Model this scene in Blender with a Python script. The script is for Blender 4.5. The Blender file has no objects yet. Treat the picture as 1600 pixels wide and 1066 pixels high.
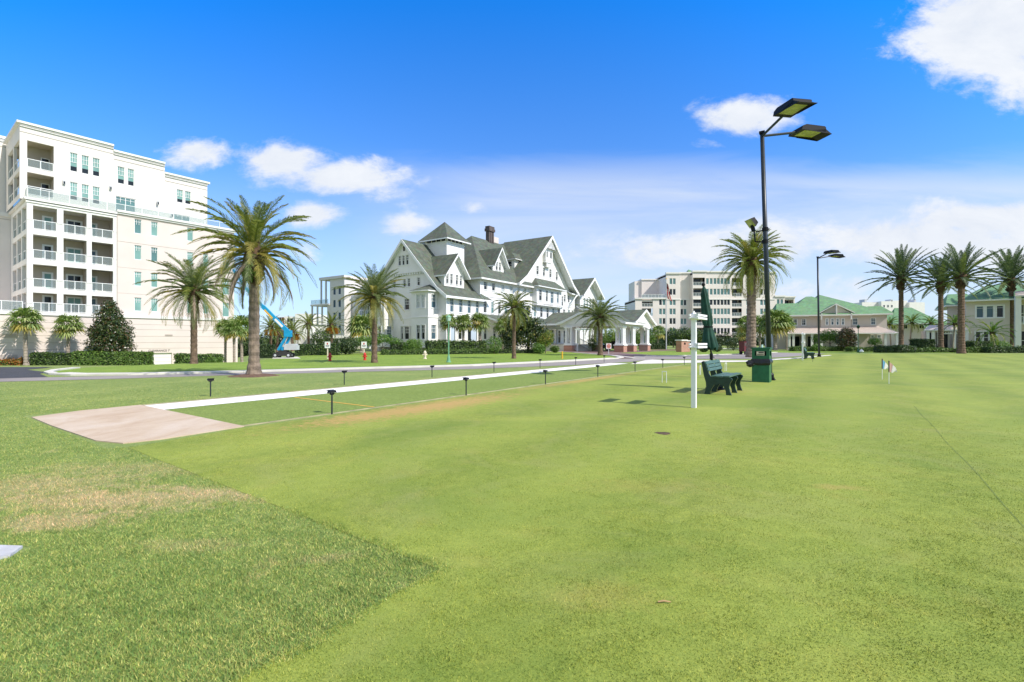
import bpy, math, random
import numpy as np
from mathutils import Vector, Matrix
R=math.radians
PI=math.pi
F=755.0; CH=1.4
sc=bpy.context.scene
COL=sc.collection
random.seed(7)
def G(x,y,z=0.0):
    D=F*(CH-z)/(y-533.0); return ((x-800)/F*D, D)
def AT(x,D): return ((x-800)/F*D, D)
def smooth(t): t=max(0.0,min(1.0,t)); return t*t*(3-2*t)
def gz(x,y):
    if y<=26: return 0.0
    return -0.047*(min(y,85)-26)*smooth((-x/y-0.46)/0.1)
# ---------------------------------------------------------------- objects
def setp(o,label=None,cat=None,group=None,kind=None):
    if label: o['label']=label
    if cat: o['category']=cat
    if group: o['group']=group
    if kind: o['kind']=kind
    return o
def thing(name,label,cat,loc=(0,0,0),rot=0,group=None):
    o=bpy.data.objects.new(name,None); COL.objects.link(o)
    o.empty_display_size=.2
    o.location=loc; o.rotation_euler=(0,0,rot)
    return setp(o,label,cat,group)
class MB:
    def __init__(s): s.v=[]; s.f=[]; s.m=[]; s.mi=0
    def add(s,vs,fs,mi=None):
        b=len(s.v); s.v.extend([tuple(p) for p in vs])
        k=s.mi if mi is None else mi
        for f in fs: s.f.append(tuple(b+i for i in f)); s.m.append(k)
    def poly(s,pts,mi=None): s.add(pts,[tuple(range(len(pts)))],mi)
    def box(s,x0,x1,y0,y1,z0,z1,mi=None):
        s.add([(x0,y0,z0),(x1,y0,z0),(x1,y1,z0),(x0,y1,z0),(x0,y0,z1),(x1,y0,z1),(x1,y1,z1),(x0,y1,z1)],
              [(0,3,2,1),(4,5,6,7),(0,1,5,4),(1,2,6,5),(2,3,7,6),(3,0,4,7)],mi)
    def fbox(s,fr,a0,a1,c0,c1,b0,b1,mi=None):
        P=[fr(a,c,b) for b in (b0,b1) for a,c in ((a0,c0),(a1,c0),(a1,c1),(a0,c1))]
        s.add(P,[(0,3,2,1),(4,5,6,7),(0,1,5,4),(1,2,6,5),(2,3,7,6),(3,0,4,7)],mi)
    def slab(s,pts,th,mt=0,ms=1):
        n=len(pts); lo=[(p[0],p[1],p[2]-th) for p in pts]
        s.add(list(pts)+lo,[tuple(range(n))],mt)
        b=len(s.v)-2*n
        s.f.append(tuple(b+2*n-1-i for i in range(n))); s.m.append(ms)
        for i in range(n):
            j=(i+1)%n; s.f.append((b+i,b+n+i,b+n+j,b+j)); s.m.append(ms)
    def prism(s,pl,z0,z1,mi=None):
        n=len(pl)
        s.add([(p[0],p[1],z0) for p in pl]+[(p[0],p[1],z1) for p in pl],
          [tuple(range(n-1,-1,-1)),tuple(range(n,2*n))]+[(i,(i+1)%n,n+(i+1)%n,n+i) for i in range(n)],mi)
    def tube(s,path,rad,n=8,cap=True,mi=None):
        path=[Vector(p) for p in path]
        if not hasattr(rad,'__len__'): rad=[rad]*len(path)
        rings=[]; up=None
        for i,p in enumerate(path):
            d=(path[min(i+1,len(path)-1)]-path[max(i-1,0)])
            if d.length<1e-9: d=Vector((0,0,1))
            d.normalize()
            if up is None:
                up=Vector((1,0,0)) if abs(d.x)<.8 else Vector((0,1,0))
            x=(up-d*up.dot(d)); x.normalize(); y=d.cross(x); up=x
            rings.append([p+(x*math.cos(2*PI*k/n)+y*math.sin(2*PI*k/n))*rad[i] for k in range(n)])
        vs=[q for r in rings for q in r]; fs=[]
        for i in range(len(rings)-1):
            for k in range(n):
                k2=(k+1)%n; fs.append((i*n+k,i*n+k2,(i+1)*n+k2,(i+1)*n+k))
        if cap: fs.append(tuple(range(n-1,-1,-1))); fs.append(tuple((len(rings)-1)*n+k for k in range(n)))
        s.add(vs,fs,mi)
    def lathe(s,prof,n=16,c=(0,0),mi=None,f=None):
        vs=[];fs=[]
        for r,z in prof:
            for k in range(n):
                a=2*PI*k/n; rr=r*(f(a,z) if f else 1); vs.append((c[0]+rr*math.cos(a),c[1]+rr*math.sin(a),z))
        for i in range(len(prof)-1):
            for k in range(n):
                k2=(k+1)%n; fs.append((i*n+k,i*n+k2,(i+1)*n+k2,(i+1)*n+k))
        fs.append(tuple(range(n-1,-1,-1))); fs.append(tuple((len(prof)-1)*n+k for k in range(n)))
        s.add(vs,fs,mi)
    def build(s,name,mats,parent=None,smooth=False,loc=None):
        me=bpy.data.meshes.new(name); me.from_pydata(s.v,[],s.f)
        if not isinstance(mats,(list,tuple)): mats=[mats]
        for m in mats: me.materials.append(m)
        if len(mats)>1: me.polygons.foreach_set('material_index',s.m)
        if smooth: me.polygons.foreach_set('use_smooth',[True]*len(me.polygons))
        me.update()
        o=bpy.data.objects.new(name,me); COL.objects.link(o)
        if parent: o.parent=parent
        if loc: o.location=loc
        return o
def FR(o,du,n):
    return lambda a,c,b: (o[0]+a*du[0]+c*n[0], o[1]+a*du[1]+c*n[1], b)
def copy_tree(o,parent=None):
    c=o.copy(); COL.objects.link(c)
    if parent: c.parent=parent
    for ch in list(o.children): copy_tree(ch,c)
    return c
# ---------------------------------------------------------------- materials
def nt(name):
    m=bpy.data.materials.new(name); m.use_nodes=True
    t=m.node_tree; t.nodes.clear()
    out=t.nodes.new('ShaderNodeOutputMaterial'); b=t.nodes.new('ShaderNodeBsdfPrincipled')
    t.links.new(b.outputs[0],out.inputs[0])
    return m,t,b,out
def N(t,kind,**k):
    n=t.nodes.new(kind)
    for a,v in k.items():
        if a.startswith('i_'):
            key=a[2:]; key=int(key) if key.isdigit() else key
            n.inputs[key].default_value=v
        else: setattr(n,a,v)
    return n
def L(t,a,b): t.links.new(a,b)
def ramp(t,fac,stops):
    r=t.nodes.new('ShaderNodeValToRGB'); e=r.color_ramp.elements
    while len(e)<len(stops): e.new(.5)
    for i,(p,c) in enumerate(stops):
        e[i].position=p; e[i].color=(c[0],c[1],c[2],1)
    L(t,fac,r.inputs[0]); return r.outputs[0]
def mix(t,f,a,b,blend='MIX'):
    m=t.nodes.new('ShaderNodeMix'); m.data_type='RGBA'; m.blend_type=blend
    for s,v in ((0,f),(6,a),(7,b)):
        if isinstance(v,(int,float)): m.inputs[s].default_value=v
        elif isinstance(v,tuple): m.inputs[s].default_value=(v[0],v[1],v[2],1)
        else: L(t,v,m.inputs[s])
    return m.outputs[2]
def mth(t,op,a,b=None,c=None):
    m=t.nodes.new('ShaderNodeMath'); m.operation=op
    for i,v in enumerate((a,b,c)):
        if v is None: continue
        if isinstance(v,(int,float)): m.inputs[i].default_value=v
        else: L(t,v,m.inputs[i])
    return m.outputs[0]
def noise(t,scale,detail=3,vec=None,rough=.5,dist=0):
    n=N(t,'ShaderNodeTexNoise',i_Scale=scale,i_Detail=detail,i_Roughness=rough,i_Distortion=dist)
    if vec is not None: L(t,vec,n.inputs['Vector'])
    return n.outputs['Fac']
def objco(t): return N(t,'ShaderNodeTexCoord').outputs['Object']
def plain(name,col,rough=.6,var=.15,scale=3.0,bump=0.0,bscale=None,metal=0,spec=.5,coat=0):
    m,t,b,_=nt(name); co=objco(t)
    f=noise(t,scale,4,co)
    c=ramp(t,f,[(.3,tuple(x*(1-var) for x in col)),(.7,tuple(min(1,x*(1+var)) for x in col))])
    L(t,c,b.inputs['Base Color']); b.inputs['Roughness'].default_value=rough
    b.inputs['Metallic'].default_value=metal; b.inputs['Specular IOR Level'].default_value=spec
    b.inputs['Coat Weight'].default_value=coat
    if bump:
        bn=N(t,'ShaderNodeBump',i_Strength=bump,i_Distance=.02)
        L(t,noise(t,bscale or scale*8,4,co),bn.inputs['Height']); L(t,bn.outputs[0],b.inputs['Normal'])
    return m
def leafmat(name,c1,c2,c3=None,trans=.25,rough=.5):
    m,t,b,out=nt(name)
    g=N(t,'ShaderNodeNewGeometry'); rnd=g.outputs['Random Per Island']
    st=[(0,c1),(.6,c2)]+([(1,c3)] if c3 else [(1,tuple(x*1.25 for x in c2))])
    c=ramp(t,rnd,st)
    L(t,c,b.inputs['Base Color']); b.inputs['Roughness'].default_value=rough
    b.inputs['Specular IOR Level'].default_value=.35
    tr=N(t,'ShaderNodeBsdfTranslucent'); c2_=mix(t,1.0,c,(1.3,1.5,.5),'MULTIPLY'); L(t,c2_,tr.inputs[0])
    ms=N(t,'ShaderNodeMixShader'); ms.inputs[0].default_value=trans
    L(t,b.outputs[0],ms.inputs[1]); L(t,tr.outputs[0],ms.inputs[2]); L(t,ms.outputs[0],out.inputs[0])
    return m
def glassy(name,col,rough=.08):
    m,t,b,_=nt(name); co=objco(t)
    c=mix(t,noise(t,.6,2,co),tuple(x*.6 for x in col),tuple(x*1.3 for x in col))
    L(t,c,b.inputs['Base Color'])
    b.inputs['Roughness'].default_value=rough; b.inputs['Specular IOR Level'].default_value=.35
    return m
def railglass(name):
    m,t,b,out=nt(name)
    b.inputs['Base Color'].default_value=(.42,.47,.47,1); b.inputs['Roughness'].default_value=.05
    tr=N(t,'ShaderNodeBsdfTransparent'); tr.inputs[0].default_value=(.86,.91,.90,1)
    ms=N(t,'ShaderNodeMixShader'); ms.inputs[0].default_value=.22
    L(t,tr.outputs[0],ms.inputs[1]); L(t,b.outputs[0],ms.inputs[2]); L(t,ms.outputs[0],out.inputs[0])
    return m
def siding(name,col,pitch=.15,shingle=False):
    m,t,b,_=nt(name); co=objco(t)
    f=noise(t,1.2,4,co)
    c=ramp(t,f,[(.3,tuple(x*.93 for x in col)),(.7,col)])
    sep=N(t,'ShaderNodeSeparateXYZ'); L(t,co,sep.inputs[0])
    fr=mth(t,'FRACT',mth(t,'DIVIDE',sep.outputs[2],pitch))
    bn=N(t,'ShaderNodeBump',i_Strength=.5,i_Distance=.02); bn.invert=True
    L(t,fr,bn.inputs['Height']); L(t,bn.outputs[0],b.inputs['Normal'])
    L(t,c,b.inputs['Base Color']); b.inputs['Roughness'].default_value=.55
    return m
def shingle(name,col,var=.35,sc_=1.5):
    m,t,b,_=nt(name); co=objco(t)
    f=noise(t,sc_,6,co,.7); f2=N(t,'ShaderNodeTexVoronoi',i_Scale=3.2); L(t,co,f2.inputs['Vector'])
    c=ramp(t,f,[(.3,tuple(x*(1-var) for x in col)),(.7,tuple(x*(1+var) for x in col))])
    c=mix(t,.15,c,f2.outputs['Color'],'OVERLAY')
    h=N(t,'ShaderNodeHueSaturation',i_Saturation=.9); L(t,c,h.inputs['Color'])
    L(t,h.outputs[0],b.inputs['Base Color']); b.inputs['Roughness'].default_value=.85
    bn=N(t,'ShaderNodeBump',i_Strength=.4,i_Distance=.03); L(t,noise(t,14,3,co),bn.inputs['Height']); L(t,bn.outputs[0],b.inputs['Normal'])
    return m
def brick(name):
    m,t,b,_=nt(name); co=objco(t)
    br=N(t,'ShaderNodeTexBrick',i_Scale=1.0); br.inputs['Brick Width'].default_value=.22; br.inputs['Row Height'].default_value=.08
    br.inputs['Mortar Size'].default_value=.008
    br.inputs['Color1'].default_value=(.36,.15,.1,1); br.inputs['Color2'].default_value=(.48,.22,.15,1); br.inputs['Mortar'].default_value=(.5,.42,.36,1)
    mp=N(t,'ShaderNodeMapping'); mp.inputs['Rotation'].default_value=(PI/2,0,0); L(t,co,mp.inputs[0]); L(t,mp.outputs[0],br.inputs['Vector'])
    L(t,br.outputs[0],b.inputs['Base Color']); b.inputs['Roughness'].default_value=.9
    return m
M={}
M['stucco']=plain('stucco',(.73,.685,.64),.85,.05,.5,.3,30)
M['stucco_pink']=plain('stucco_pink',(.69,.61,.56),.85,.05,.4,.3,30)
M['trimwhite']=plain('trim_white',(.76,.745,.71),.6,.04,1)
M['darkline']=plain('joint_line',(.42,.37,.31),.8,.1,2)
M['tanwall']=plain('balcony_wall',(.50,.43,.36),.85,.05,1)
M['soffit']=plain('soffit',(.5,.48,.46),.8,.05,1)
M['white']=siding('white_clapboard',(.82,.805,.78))
M['whitetrim']=plain('white_trim',(.84,.84,.84),.5,.03,2)
M['hroof']=shingle('grey_green_shingle',(.092,.112,.082))
M['groof']=shingle('green_shingle',(.13,.275,.125),.2)
M['droof']=plain('canopy_metal',(.62,.53,.47),.5,.08,2)
M['cream']=plain('cream_wall',(.63,.555,.49),.8,.04,.6)
M['cream2']=plain('pale_apartment_wall',(.75,.69,.645),.8,.04,.3)
M['greywall']=plain('grey_wall',(.66,.63,.60),.8,.05,.5)
M['glass_dark']=glassy('dark_glass',(.02,.026,.03))
M['glass_blue']=glassy('blue_glass',(.07,.13,.17))
M['glass_teal']=glassy('teal_glass',(.11,.22,.22),.15)
M['blind']=glassy('pale_teal_blind',(.20,.37,.34),.3)
M['blindw']=glassy('white_blind',(.5,.53,.53),.3)
M['frame']=plain('window_frame',(.8,.8,.79),.5,.03,4)
M['rail']=plain('rail_white',(.82,.83,.82),.4,.03,4)
M['railglass']=railglass('rail_glass')
M['brick']=brick('red_brick')
M['chim']=plain('chimney_brick',(.10,.08,.075),.9,.35,1.5,.5,12)
M['concrete']=plain('concrete',(.62,.58,.52),.85,.1,.8,.3,25)
M['conc2']=plain('kerb_concrete',(.64,.61,.55),.85,.12,1.5,.3,25)
M['black']=plain('black_metal',(.008,.008,.01),.5,.2,5,spec=.2)
M['pole']=plain('dark_pole_metal',(.022,.03,.038),.4,.25,6,metal=.1)
M['blackplastic']=plain('black_bag',(.012,.012,.016),.28,.3,20,.6,40)
M['bench']=plain('dark_green_plastic',(.012,.038,.028),.3,.25,8,.15,60)
M['slat']=plain('bench_slat_green',(.075,.145,.11),.42,.25,10,.15,60)
M['bin']=plain('bin_green',(.012,.12,.055),.35,.2,6,.1,40)
M['cloth']=plain('dark_green_canvas',(.008,.055,.036),.8,.3,6,.2,60)
M['lampgreen']=plain('lamp_green',(.16,.36,.22),.4,.1,5)
M['palegreen']=plain('pale_green_glass',(.5,.66,.6),.3,.1,5)
M['red']=plain('red_paint',(.55,.035,.025),.4,.15,8)
M['maroon']=plain('maroon',(.13,.02,.025),.6,.2,4)
M['creamp']=plain('cream_paint',(.72,.63,.5),.5,.1,8)
M['yellow']=plain('yellow_paint',(.75,.42,.03),.5,.1,8)
M['blue']=plain('blue_paint',(.01,.30,.56),.35,.1,3)
M['greyp']=plain('grey_paint',(.5,.52,.54),.4,.1,3)
M['rubber']=plain('rubber',(.03,.03,.03),.8,.2,6)
M['lens']=plain('lamp_lens',(.36,.38,.10),.35,.35,4)
M['flagblue']=plain('flag_blue',(.12,.34,.52),.7,.1,12)
M['flagpink']=plain('flag_pink',(.55,.33,.28),.7,.1,12)
M['flagwhite']=plain('flag_white',(.85,.83,.78),.7,.05,12)
M['trunk']=plain('palm_trunk',(.21,.16,.12),.95,.45,5,1.0,22)
M['trunk2']=plain('palm_trunk_brown',(.15,.10,.068),.95,.5,6,1.0,18)
M['trunkg']=plain('sabal_trunk',(.32,.27,.22),.95,.3,5,.8,20)
M['boot']=plain('palm_boot',(.09,.055,.03),.95,.5,7,1.0,16)
M['bark']=plain('bark',(.13,.10,.075),.95,.3,6,1.0,20)
M['frondA']=leafmat('frond_grey_green',(.11,.155,.055),(.18,.225,.085),(.31,.33,.16),.28)
M['frondY']=leafmat('frond_yellow',(.2,.2,.05),(.33,.29,.07),(.42,.33,.09),.25)
M['frondD']=leafmat('frond_dark',(.06,.10,.055),(.11,.16,.085),(.24,.27,.16),.2)
M['frondC']=leafmat('frond_green',(.12,.16,.025),(.22,.26,.045),(.38,.38,.10),.3)
M['frondT']=leafmat('frond_dead',(.2,.15,.10),(.33,.25,.18),(.42,.34,.27),.1)
M['fruit']=leafmat('palm_fruit',(.5,.2,.03),(.65,.3,.06),(.7,.36,.1),.1)
M['sabal']=leafmat('sabal_leaf',(.10,.17,.04),(.20,.28,.08),(.38,.42,.17),.25)
M['magn']=leafmat('magnolia_leaf',(.015,.035,.01),(.035,.065,.018),(.11,.13,.04),.1,.3)
M['magb']=leafmat('magnolia_brown_leaf',(.07,.035,.012),(.12,.06,.02),(.16,.1,.04),.1,.4)
M['bush']=leafmat('bush_leaf',(.05,.12,.015),(.10,.2,.03),(.2,.3,.06),.2)
M['bushd']=leafmat('dark_bush_leaf',(.03,.06,.02),(.05,.09,.03),(.12,.16,.055),.15)
M['hedge']=leafmat('hedge_leaf',(.04,.085,.015),(.085,.155,.025),(.17,.24,.05),.15)
M['hedged']=leafmat('dark_hedge_leaf',(.018,.04,.015),(.04,.075,.022),(.09,.13,.04),.12)
M['gc']=leafmat('ground_cover_leaf',(.05,.1,.02),(.1,.17,.035),(.2,.26,.07),.2)
M['orangefl']=leafmat('orange_flower',(.25,.08,.01),(.4,.14,.02),(.14,.16,.03),.1)
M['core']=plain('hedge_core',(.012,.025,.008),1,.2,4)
M['mulch']=plain('mulch',(.15,.085,.055),1,.35,12,1,40)
M['skin_dark']=plain('car_paint',(.015,.015,.018),.25,.1,2,coat=.6)

# ---------------------------------------------------------------- window / wall tools
def wallmesh(mb,fr,a0,a1,b0,b1,ops,depth=.14,mi=None,back=None):
    xs=sorted(set([a0,a1]+[v for o in ops for v in o[:2]])); ys=sorted(set([b0,b1]+[v for o in ops for v in o[2:4]]))
    for i in range(len(xs)-1):
        for j in range(len(ys)-1):
            cx=(xs[i]+xs[i+1])/2; cy=(ys[j]+ys[j+1])/2
            if any(o[0]<cx<o[1] and o[2]<cy<o[3] for o in ops): continue
            mb.add([fr(xs[i],0,ys[j]),fr(xs[i+1],0,ys[j]),fr(xs[i+1],0,ys[j+1]),fr(xs[i],0,ys[j+1])],[(0,1,2,3)],mi)
    d=-depth
    for o in ops:
        p0,p1,q0,q1=o[:4]
        mb.add([fr(p0,0,q0),fr(p0,0,q1),fr(p0,d,q1),fr(p0,d,q0)],[(0,1,2,3)],mi)
        mb.add([fr(p1,0,q0),fr(p1,0,q1),fr(p1,d,q1),fr(p1,d,q0)],[(3,2,1,0)],mi)
        mb.add([fr(p0,0,q1),fr(p1,0,q1),fr(p1,d,q1),fr(p0,d,q1)],[(0,1,2,3)],mi)
        mb.add([fr(p0,0,q0),fr(p1,0,q0),fr(p1,d,q0),fr(p0,d,q0)],[(3,2,1,0)],mi)
        if back is not None:
            mb.add([fr(p0,d,q0),fr(p1,d,q0),fr(p1,d,q1),fr(p0,d,q1)],[(0,1,2,3)],back)
def window(parent,fr,a0,a1,b0,b1,cols=1,rows=2,glass='glass_dark',c=-.1,proud=False,top=None,fw=.06,surround=.0,topcols=None,split=None):
    """frame sits in the opening (or on the wall face if proud), pane is its child"""
    mb=MB(); c0=c-.01; c1=c+.06
    if proud: c0=.0; c1=.07
    if surround:
        s_=surround
        mb.fbox(fr,a0-s_,a0,.003,.05,b0-s_,b1+s_); mb.fbox(fr,a1,a1+s_,.003,.05,b0-s_,b1+s_)
        mb.fbox(fr,a0,a1,.003,.05,b1,b1+s_); mb.fbox(fr,a0,a1,.003,.07,b0-s_,b0)
    mb.fbox(fr,a0,a0+fw,c0,c1,b0,b1); mb.fbox(fr,a1-fw,a1,c0,c1,b0,b1)
    mb.fbox(fr,a0+fw,a1-fw,c0,c1,b0,b0+fw); mb.fbox(fr,a0+fw,a1-fw,c0,c1,b1-fw,b1)
    for i in range(1,cols):
        x=a0+(a1-a0)*i/cols; mb.fbox(fr,x-fw*.35,x+fw*.35,c0+.02,c1-.004,b0+fw,b1-fw)
    for j in range(1,rows):
        y=b0+(b1-b0)*j/rows; mb.fbox(fr,a0+fw,a1-fw,c0+.02,c1-.008,y-fw*.4,y+fw*.4)
    if topcols:
        ym=b0+(b1-b0)*(.5 if rows==2 else .62)
        for i in range(1,topcols):
            x=a0+(a1-a0)*i/topcols; mb.fbox(fr,x-.018,x+.018,c0+.02,c1-.012,ym,b1-fw)
        mb.fbox(fr,a0+fw,a1-fw,c0+.02,c1-.016,(ym+b1)/2-.018,(ym+b1)/2+.018)
    w=mb.build('window',M['frame'],parent)
    p=MB(); cc=c0+.015
    if split is not None:
        ys=b0+(b1-b0)*split
        p.add([fr(a0,cc,b0),fr(a1,cc,b0),fr(a1,cc,ys),fr(a0,cc,ys)],[(0,1,2,3)],0)
        p.add([fr(a0,cc,ys),fr(a1,cc,ys),fr(a1,cc,b1),fr(a0,cc,b1)],[(0,1,2,3)],1)
        p.build('pane',[M[glass],M[top or 'blind']],w)
    else:
        p.add([fr(a0,cc,b0),fr(a1,cc,b0),fr(a1,cc,b1),fr(a0,cc,b1)],[(0,1,2,3)],0)
        p.build('pane',M[glass],w)
    return w
def railing(parent,fr,a0,a1,c,b0,h=1.05,posts=1,sub=True):
    mb=MB()
    mb.fbox(fr,a0,a1,c-.03,c+.03,b0+h-.06,b0+h); mb.fbox(fr,a0,a1,c-.025,c+.025,b0+.06,b0+.11)
    k=posts+1
    for i in range(posts+2):
        x=a0+(a1-a0)*i/k; x=min(max(x,a0+.03),a1-.03)
        mb.fbox(fr,x-.028,x+.028,c-.022,c+.022,b0,b0+h-.06)
    r=mb.build('balcony_rail',M['rail'],parent)
    g=MB(); g.fbox(fr,a0+.04,a1-.04,c-.006,c+.006,b0+.12,b0+h-.07)
    g.build('glass_panel',M['railglass'],r)
    return r
# ================================================================ BUILDINGS
# ---- apartment block on the left (local x runs along the long facade, local y goes into the building)
def left_block():
    ph=R(37.5)
    ax,ay=-50.0,49.8
    t=thing('apartment_building','tall cream stucco apartment block with stacked glass railed balconies at the far left','apartment building',(ax,ay,0),PI/2-ph)
    S=FR((0,0),(1,0),(0,-1)); E_=FR((0,0),(0,1),(-1,0))
    # balcony wing, floors 2-5
    mb=MB(); FL=[(4.45,6.45),(6.95,9.4),(9.95,12.5),(13.05,15.5)]
    bays=[(.45,2.3),(2.8,4.72),(5.15,7.05)]
    ops=[(a,b,z0,z1) for z0,z1 in FL for a,b in bays]
    wallmesh(mb,S,0,7.35,4.3,16.0,[(a,b,z0-.0,z1) for a,b,z0,z1 in ops],.32)
    eb=[(.5,2.9),(3.4,5.8),(6.3,8.9)]
    wallmesh(mb,E_,0,10.2,4.3,16.0,[(a,b,z0,z1) for z0,z1 in FL for a,b in eb],.32)
    # inner faces of the loggia piers, slabs
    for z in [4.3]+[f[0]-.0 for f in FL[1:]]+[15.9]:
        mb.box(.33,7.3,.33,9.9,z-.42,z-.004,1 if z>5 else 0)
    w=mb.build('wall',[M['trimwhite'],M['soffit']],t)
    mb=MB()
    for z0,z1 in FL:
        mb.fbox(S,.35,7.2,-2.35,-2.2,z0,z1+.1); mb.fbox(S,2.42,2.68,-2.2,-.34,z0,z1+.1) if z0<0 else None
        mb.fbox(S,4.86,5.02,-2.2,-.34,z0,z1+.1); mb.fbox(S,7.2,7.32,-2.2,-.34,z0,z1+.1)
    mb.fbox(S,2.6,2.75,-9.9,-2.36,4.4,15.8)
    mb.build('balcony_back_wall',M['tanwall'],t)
    k=0
    fb=lambda a,c,b: S(a,c-2.2,b)
    for z0,z1 in FL:
        for a0,a1 in ((1.55,2.25),(3.45,4.7),(5.15,6.0)):
            k+=1
            window(t,fb,a0,a1,z0+.02,z0+1.85,2 if a1-a0>1 else 1,1,'glass_dark' if k%3 else 'glass_blue',proud=True,fw=.09,surround=.09,top='blind',split=.0 if k%4==0 else None if k%2 else .55)
    for z0,z1 in FL:
        for a,b in bays: railing(t,S,a+.01,b-.01,-.12,z0,1.0,1 if z0>5 else 2)
        for a,b in eb: railing(t,E_,a+.01,b-.01,-.12,z0,1.0,1)
    # pier capitals / band courses of the balcony wing
    mb=MB()
    for z0,z1 in FL:
        for a in (0,2.32,4.74,7.07):
            wdt=.44 if a else .44
            cp=MB(); cp.fbox(S,a+.003,a+min(wdt,7.35-a),.003,.05,z0+.9,z0+.97); cp.fbox(S,a+.02,a+min(wdt,7.35-a)-.02,.003,.035,z0+.86,z0+.899); cp.build('pier_cap',M['trimwhite'],t)
    mb.fbox(S,-.2,7.37,.004,.22,16.0,16.22); mb.fbox(E_,-.2,10.2,.004,.22,16.0,16.22)
    mb.fbox(S,-.1,7.36,.004,.1,15.75,15.9); 
    mb.box(0,7.36,0,10.2,15.95,16.2)
    mb.build('band_course',M['trimwhite'],t)
    # low rise wing with windows
    c1=[(9.05,9.75),(10.68,11.38)]
    rows=[(14.15,15.85),(11.05,12.75),(7.92,9.62),(4.95,6.55)]
    wn=[(a0,a1,b0,b1) for a0,a1 in c1 for b0,b1 in rows]+[(14.5,15.2,b0,b1) for b0,b1 in rows]+[(16.32,16.95,b0,b1) for b0,b1 in rows[1:]]+[(18.65,19.5,b0-.3,b1) for b0,b1 in rows[1:]]
    S2=lambda a,c,b: S(a,c-.12,b)
    mb=MB(); wallmesh(mb,S2,7.36,20.1,4.3,16.3,wn,.16)
    mb.fbox(S2,7.36,20.1,-12,-11.9,4.3,16.3); mb.add([S2(20.1,0,4.3),S2(20.1,-12,4.3),S2(20.1,-12,16.3),S2(20.1,0,16.3)],[(0,1,2,3)])
    mb.build('wall',M['stucco_pink'],t)
    mb=MB()
    mb.fbox(S2,7.38,20.4,.0,.3,16.3,16.55); mb.fbox(S2,7.38,20.3,.003,.16,15.98+.12,16.3); mb.box(7.38,20.3,.1,12,16.25,16.5)
    mb.build('cornice',M['trimwhite'],t)
    mb=MB(); mb.fbox(S2,7.38,20.1,.002,.02,15.92,15.96); mb.fbox(S2,7.38,20.1,.002,.02,12.95,12.98)
    for z in (9.95,6.95): mb.fbox(S2,7.38,20.1,.002,.012,z,z+.03)
    mb.fbox(S2,7.36,7.44,.03,.1,4.4,15.9)
    mb.build('joint_lines',M['darkline'],t)
    for i,(a0,a1,b0,b1) in enumerate(wn):
        window(t,S2,a0,a1,b0,b1,1,1,'blind' if i%5 else 'glass_teal',c=-.12,fw=.055,topcols=3)
    # penthouse storeys, set back
    S3=lambda a,c,b: S(a,c-1.0,b)
    pen=[(-.4,7.3,24.0,0),(7.3,12.4,23.45,-.12),(12.4,17.25,22.3,-.3)]
    wins={0:[(3.5,4.15,20.15,22.2),(4.47,5.12,20.15,22.2),(5.42,6.07,20.15,22.2),(3.5,4.15,17.0,18.95),(4.47,5.12,17.0,18.95),(5.42,6.07,17.0,18.95)],
          1:[(7.7,8.37,19.9,21.9),(8.66,9.3,19.9,21.9)],2:[(13.75,14.45,19.1,20.75),(14.66,15.33,19.1,20.75)]}
    mb=MB(); wl=[]
    for i,(a0,a1,zt,off) in enumerate(pen):
        fr=(lambda o: (lambda a,c,b: S3(a,c+o,b)))(off)
        ops=list(wins[i])
        if i==0: ops+= [(.15,2.2,19.6,22.4),(.15,2.2,16.75,19.1)]
        if i==1: ops+=[(7.5,9.45,16.6,18.4)]
        if i==2: ops+=[(13.4,15.3,16.6,17.6)]
        wl.append((fr,ops))
        wallmesh(mb,fr,a0,a1,16.2,zt,ops,.16)
        mb.add([fr(a1,0,16.2),fr(a1,-9,16.2),fr(a1,-9,zt),fr(a1,0,zt)],[(0,1,2,3)])
        mb.fbox(fr,a0+.01,a1-.01,-9,-.17,zt-.5,zt-.1)
    ew=lambda a,c,b: (-.4-c,1.0+a,b)
    ewo=[(.3,3.6,19.6,22.4),(4.2,7.6,19.6,22.4),(.3,3.6,16.75,19.1),(4.2,7.6,16.75,19.1)]
    wallmesh(mb,ew,0,8.9,16.2,24.0,ewo,.25)
    mb.build('wall',M['stucco'],t)
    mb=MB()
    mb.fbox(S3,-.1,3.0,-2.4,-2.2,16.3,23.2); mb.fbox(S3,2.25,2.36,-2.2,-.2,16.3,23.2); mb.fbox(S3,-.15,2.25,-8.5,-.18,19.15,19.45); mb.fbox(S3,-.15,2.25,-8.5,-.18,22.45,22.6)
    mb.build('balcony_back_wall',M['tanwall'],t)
    fb3=lambda a,c,b: S3(a,c-2.2,b)
    for z0 in (16.8,19.6): window(t,fb3,1.5,2.2,z0,z0+1.9,1,1,'glass_dark',proud=True,fw=.07)
    for fr,ops in wl:
        for (a0,a1,b0,b1) in ops:
            if a1-a0>1.9 and a0<1: railing(t,fr,a0,a1,-.1,b0,.95,1); continue
            if a1-a0>1.5: window(t,fr,a0,a1,b0,b1,2,1,'glass_teal',c=-.12,fw=.08,topcols=4); continue
            window(t,fr,a0,a1,b0,b1,1,2,'glass_dark',c=-.12,fw=.055,topcols=3,split=.28)
    for (a0,a1,b0,b1) in ewo: railing(t,ew,a0,a1,-.1,b0,.95,1)
    mb=MB(); ml=MB()
    for (a0,a1,zt,off),(fr,_) in zip(pen,wl):
        e=.25
        mb.fbox(fr,a0-(e if a0<0 else 0),a1+(e if a1>17 else .0),-9,e,zt,zt+.22); mb.fbox(fr,a0,a1,.003,.12,zt-.3,zt-.003)
        ml.fbox(fr,a0,a1,.124,.15,zt-.2,zt-.15); ml.fbox(fr,a0,a1,.003,.03,zt-.85,zt-.8)
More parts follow.
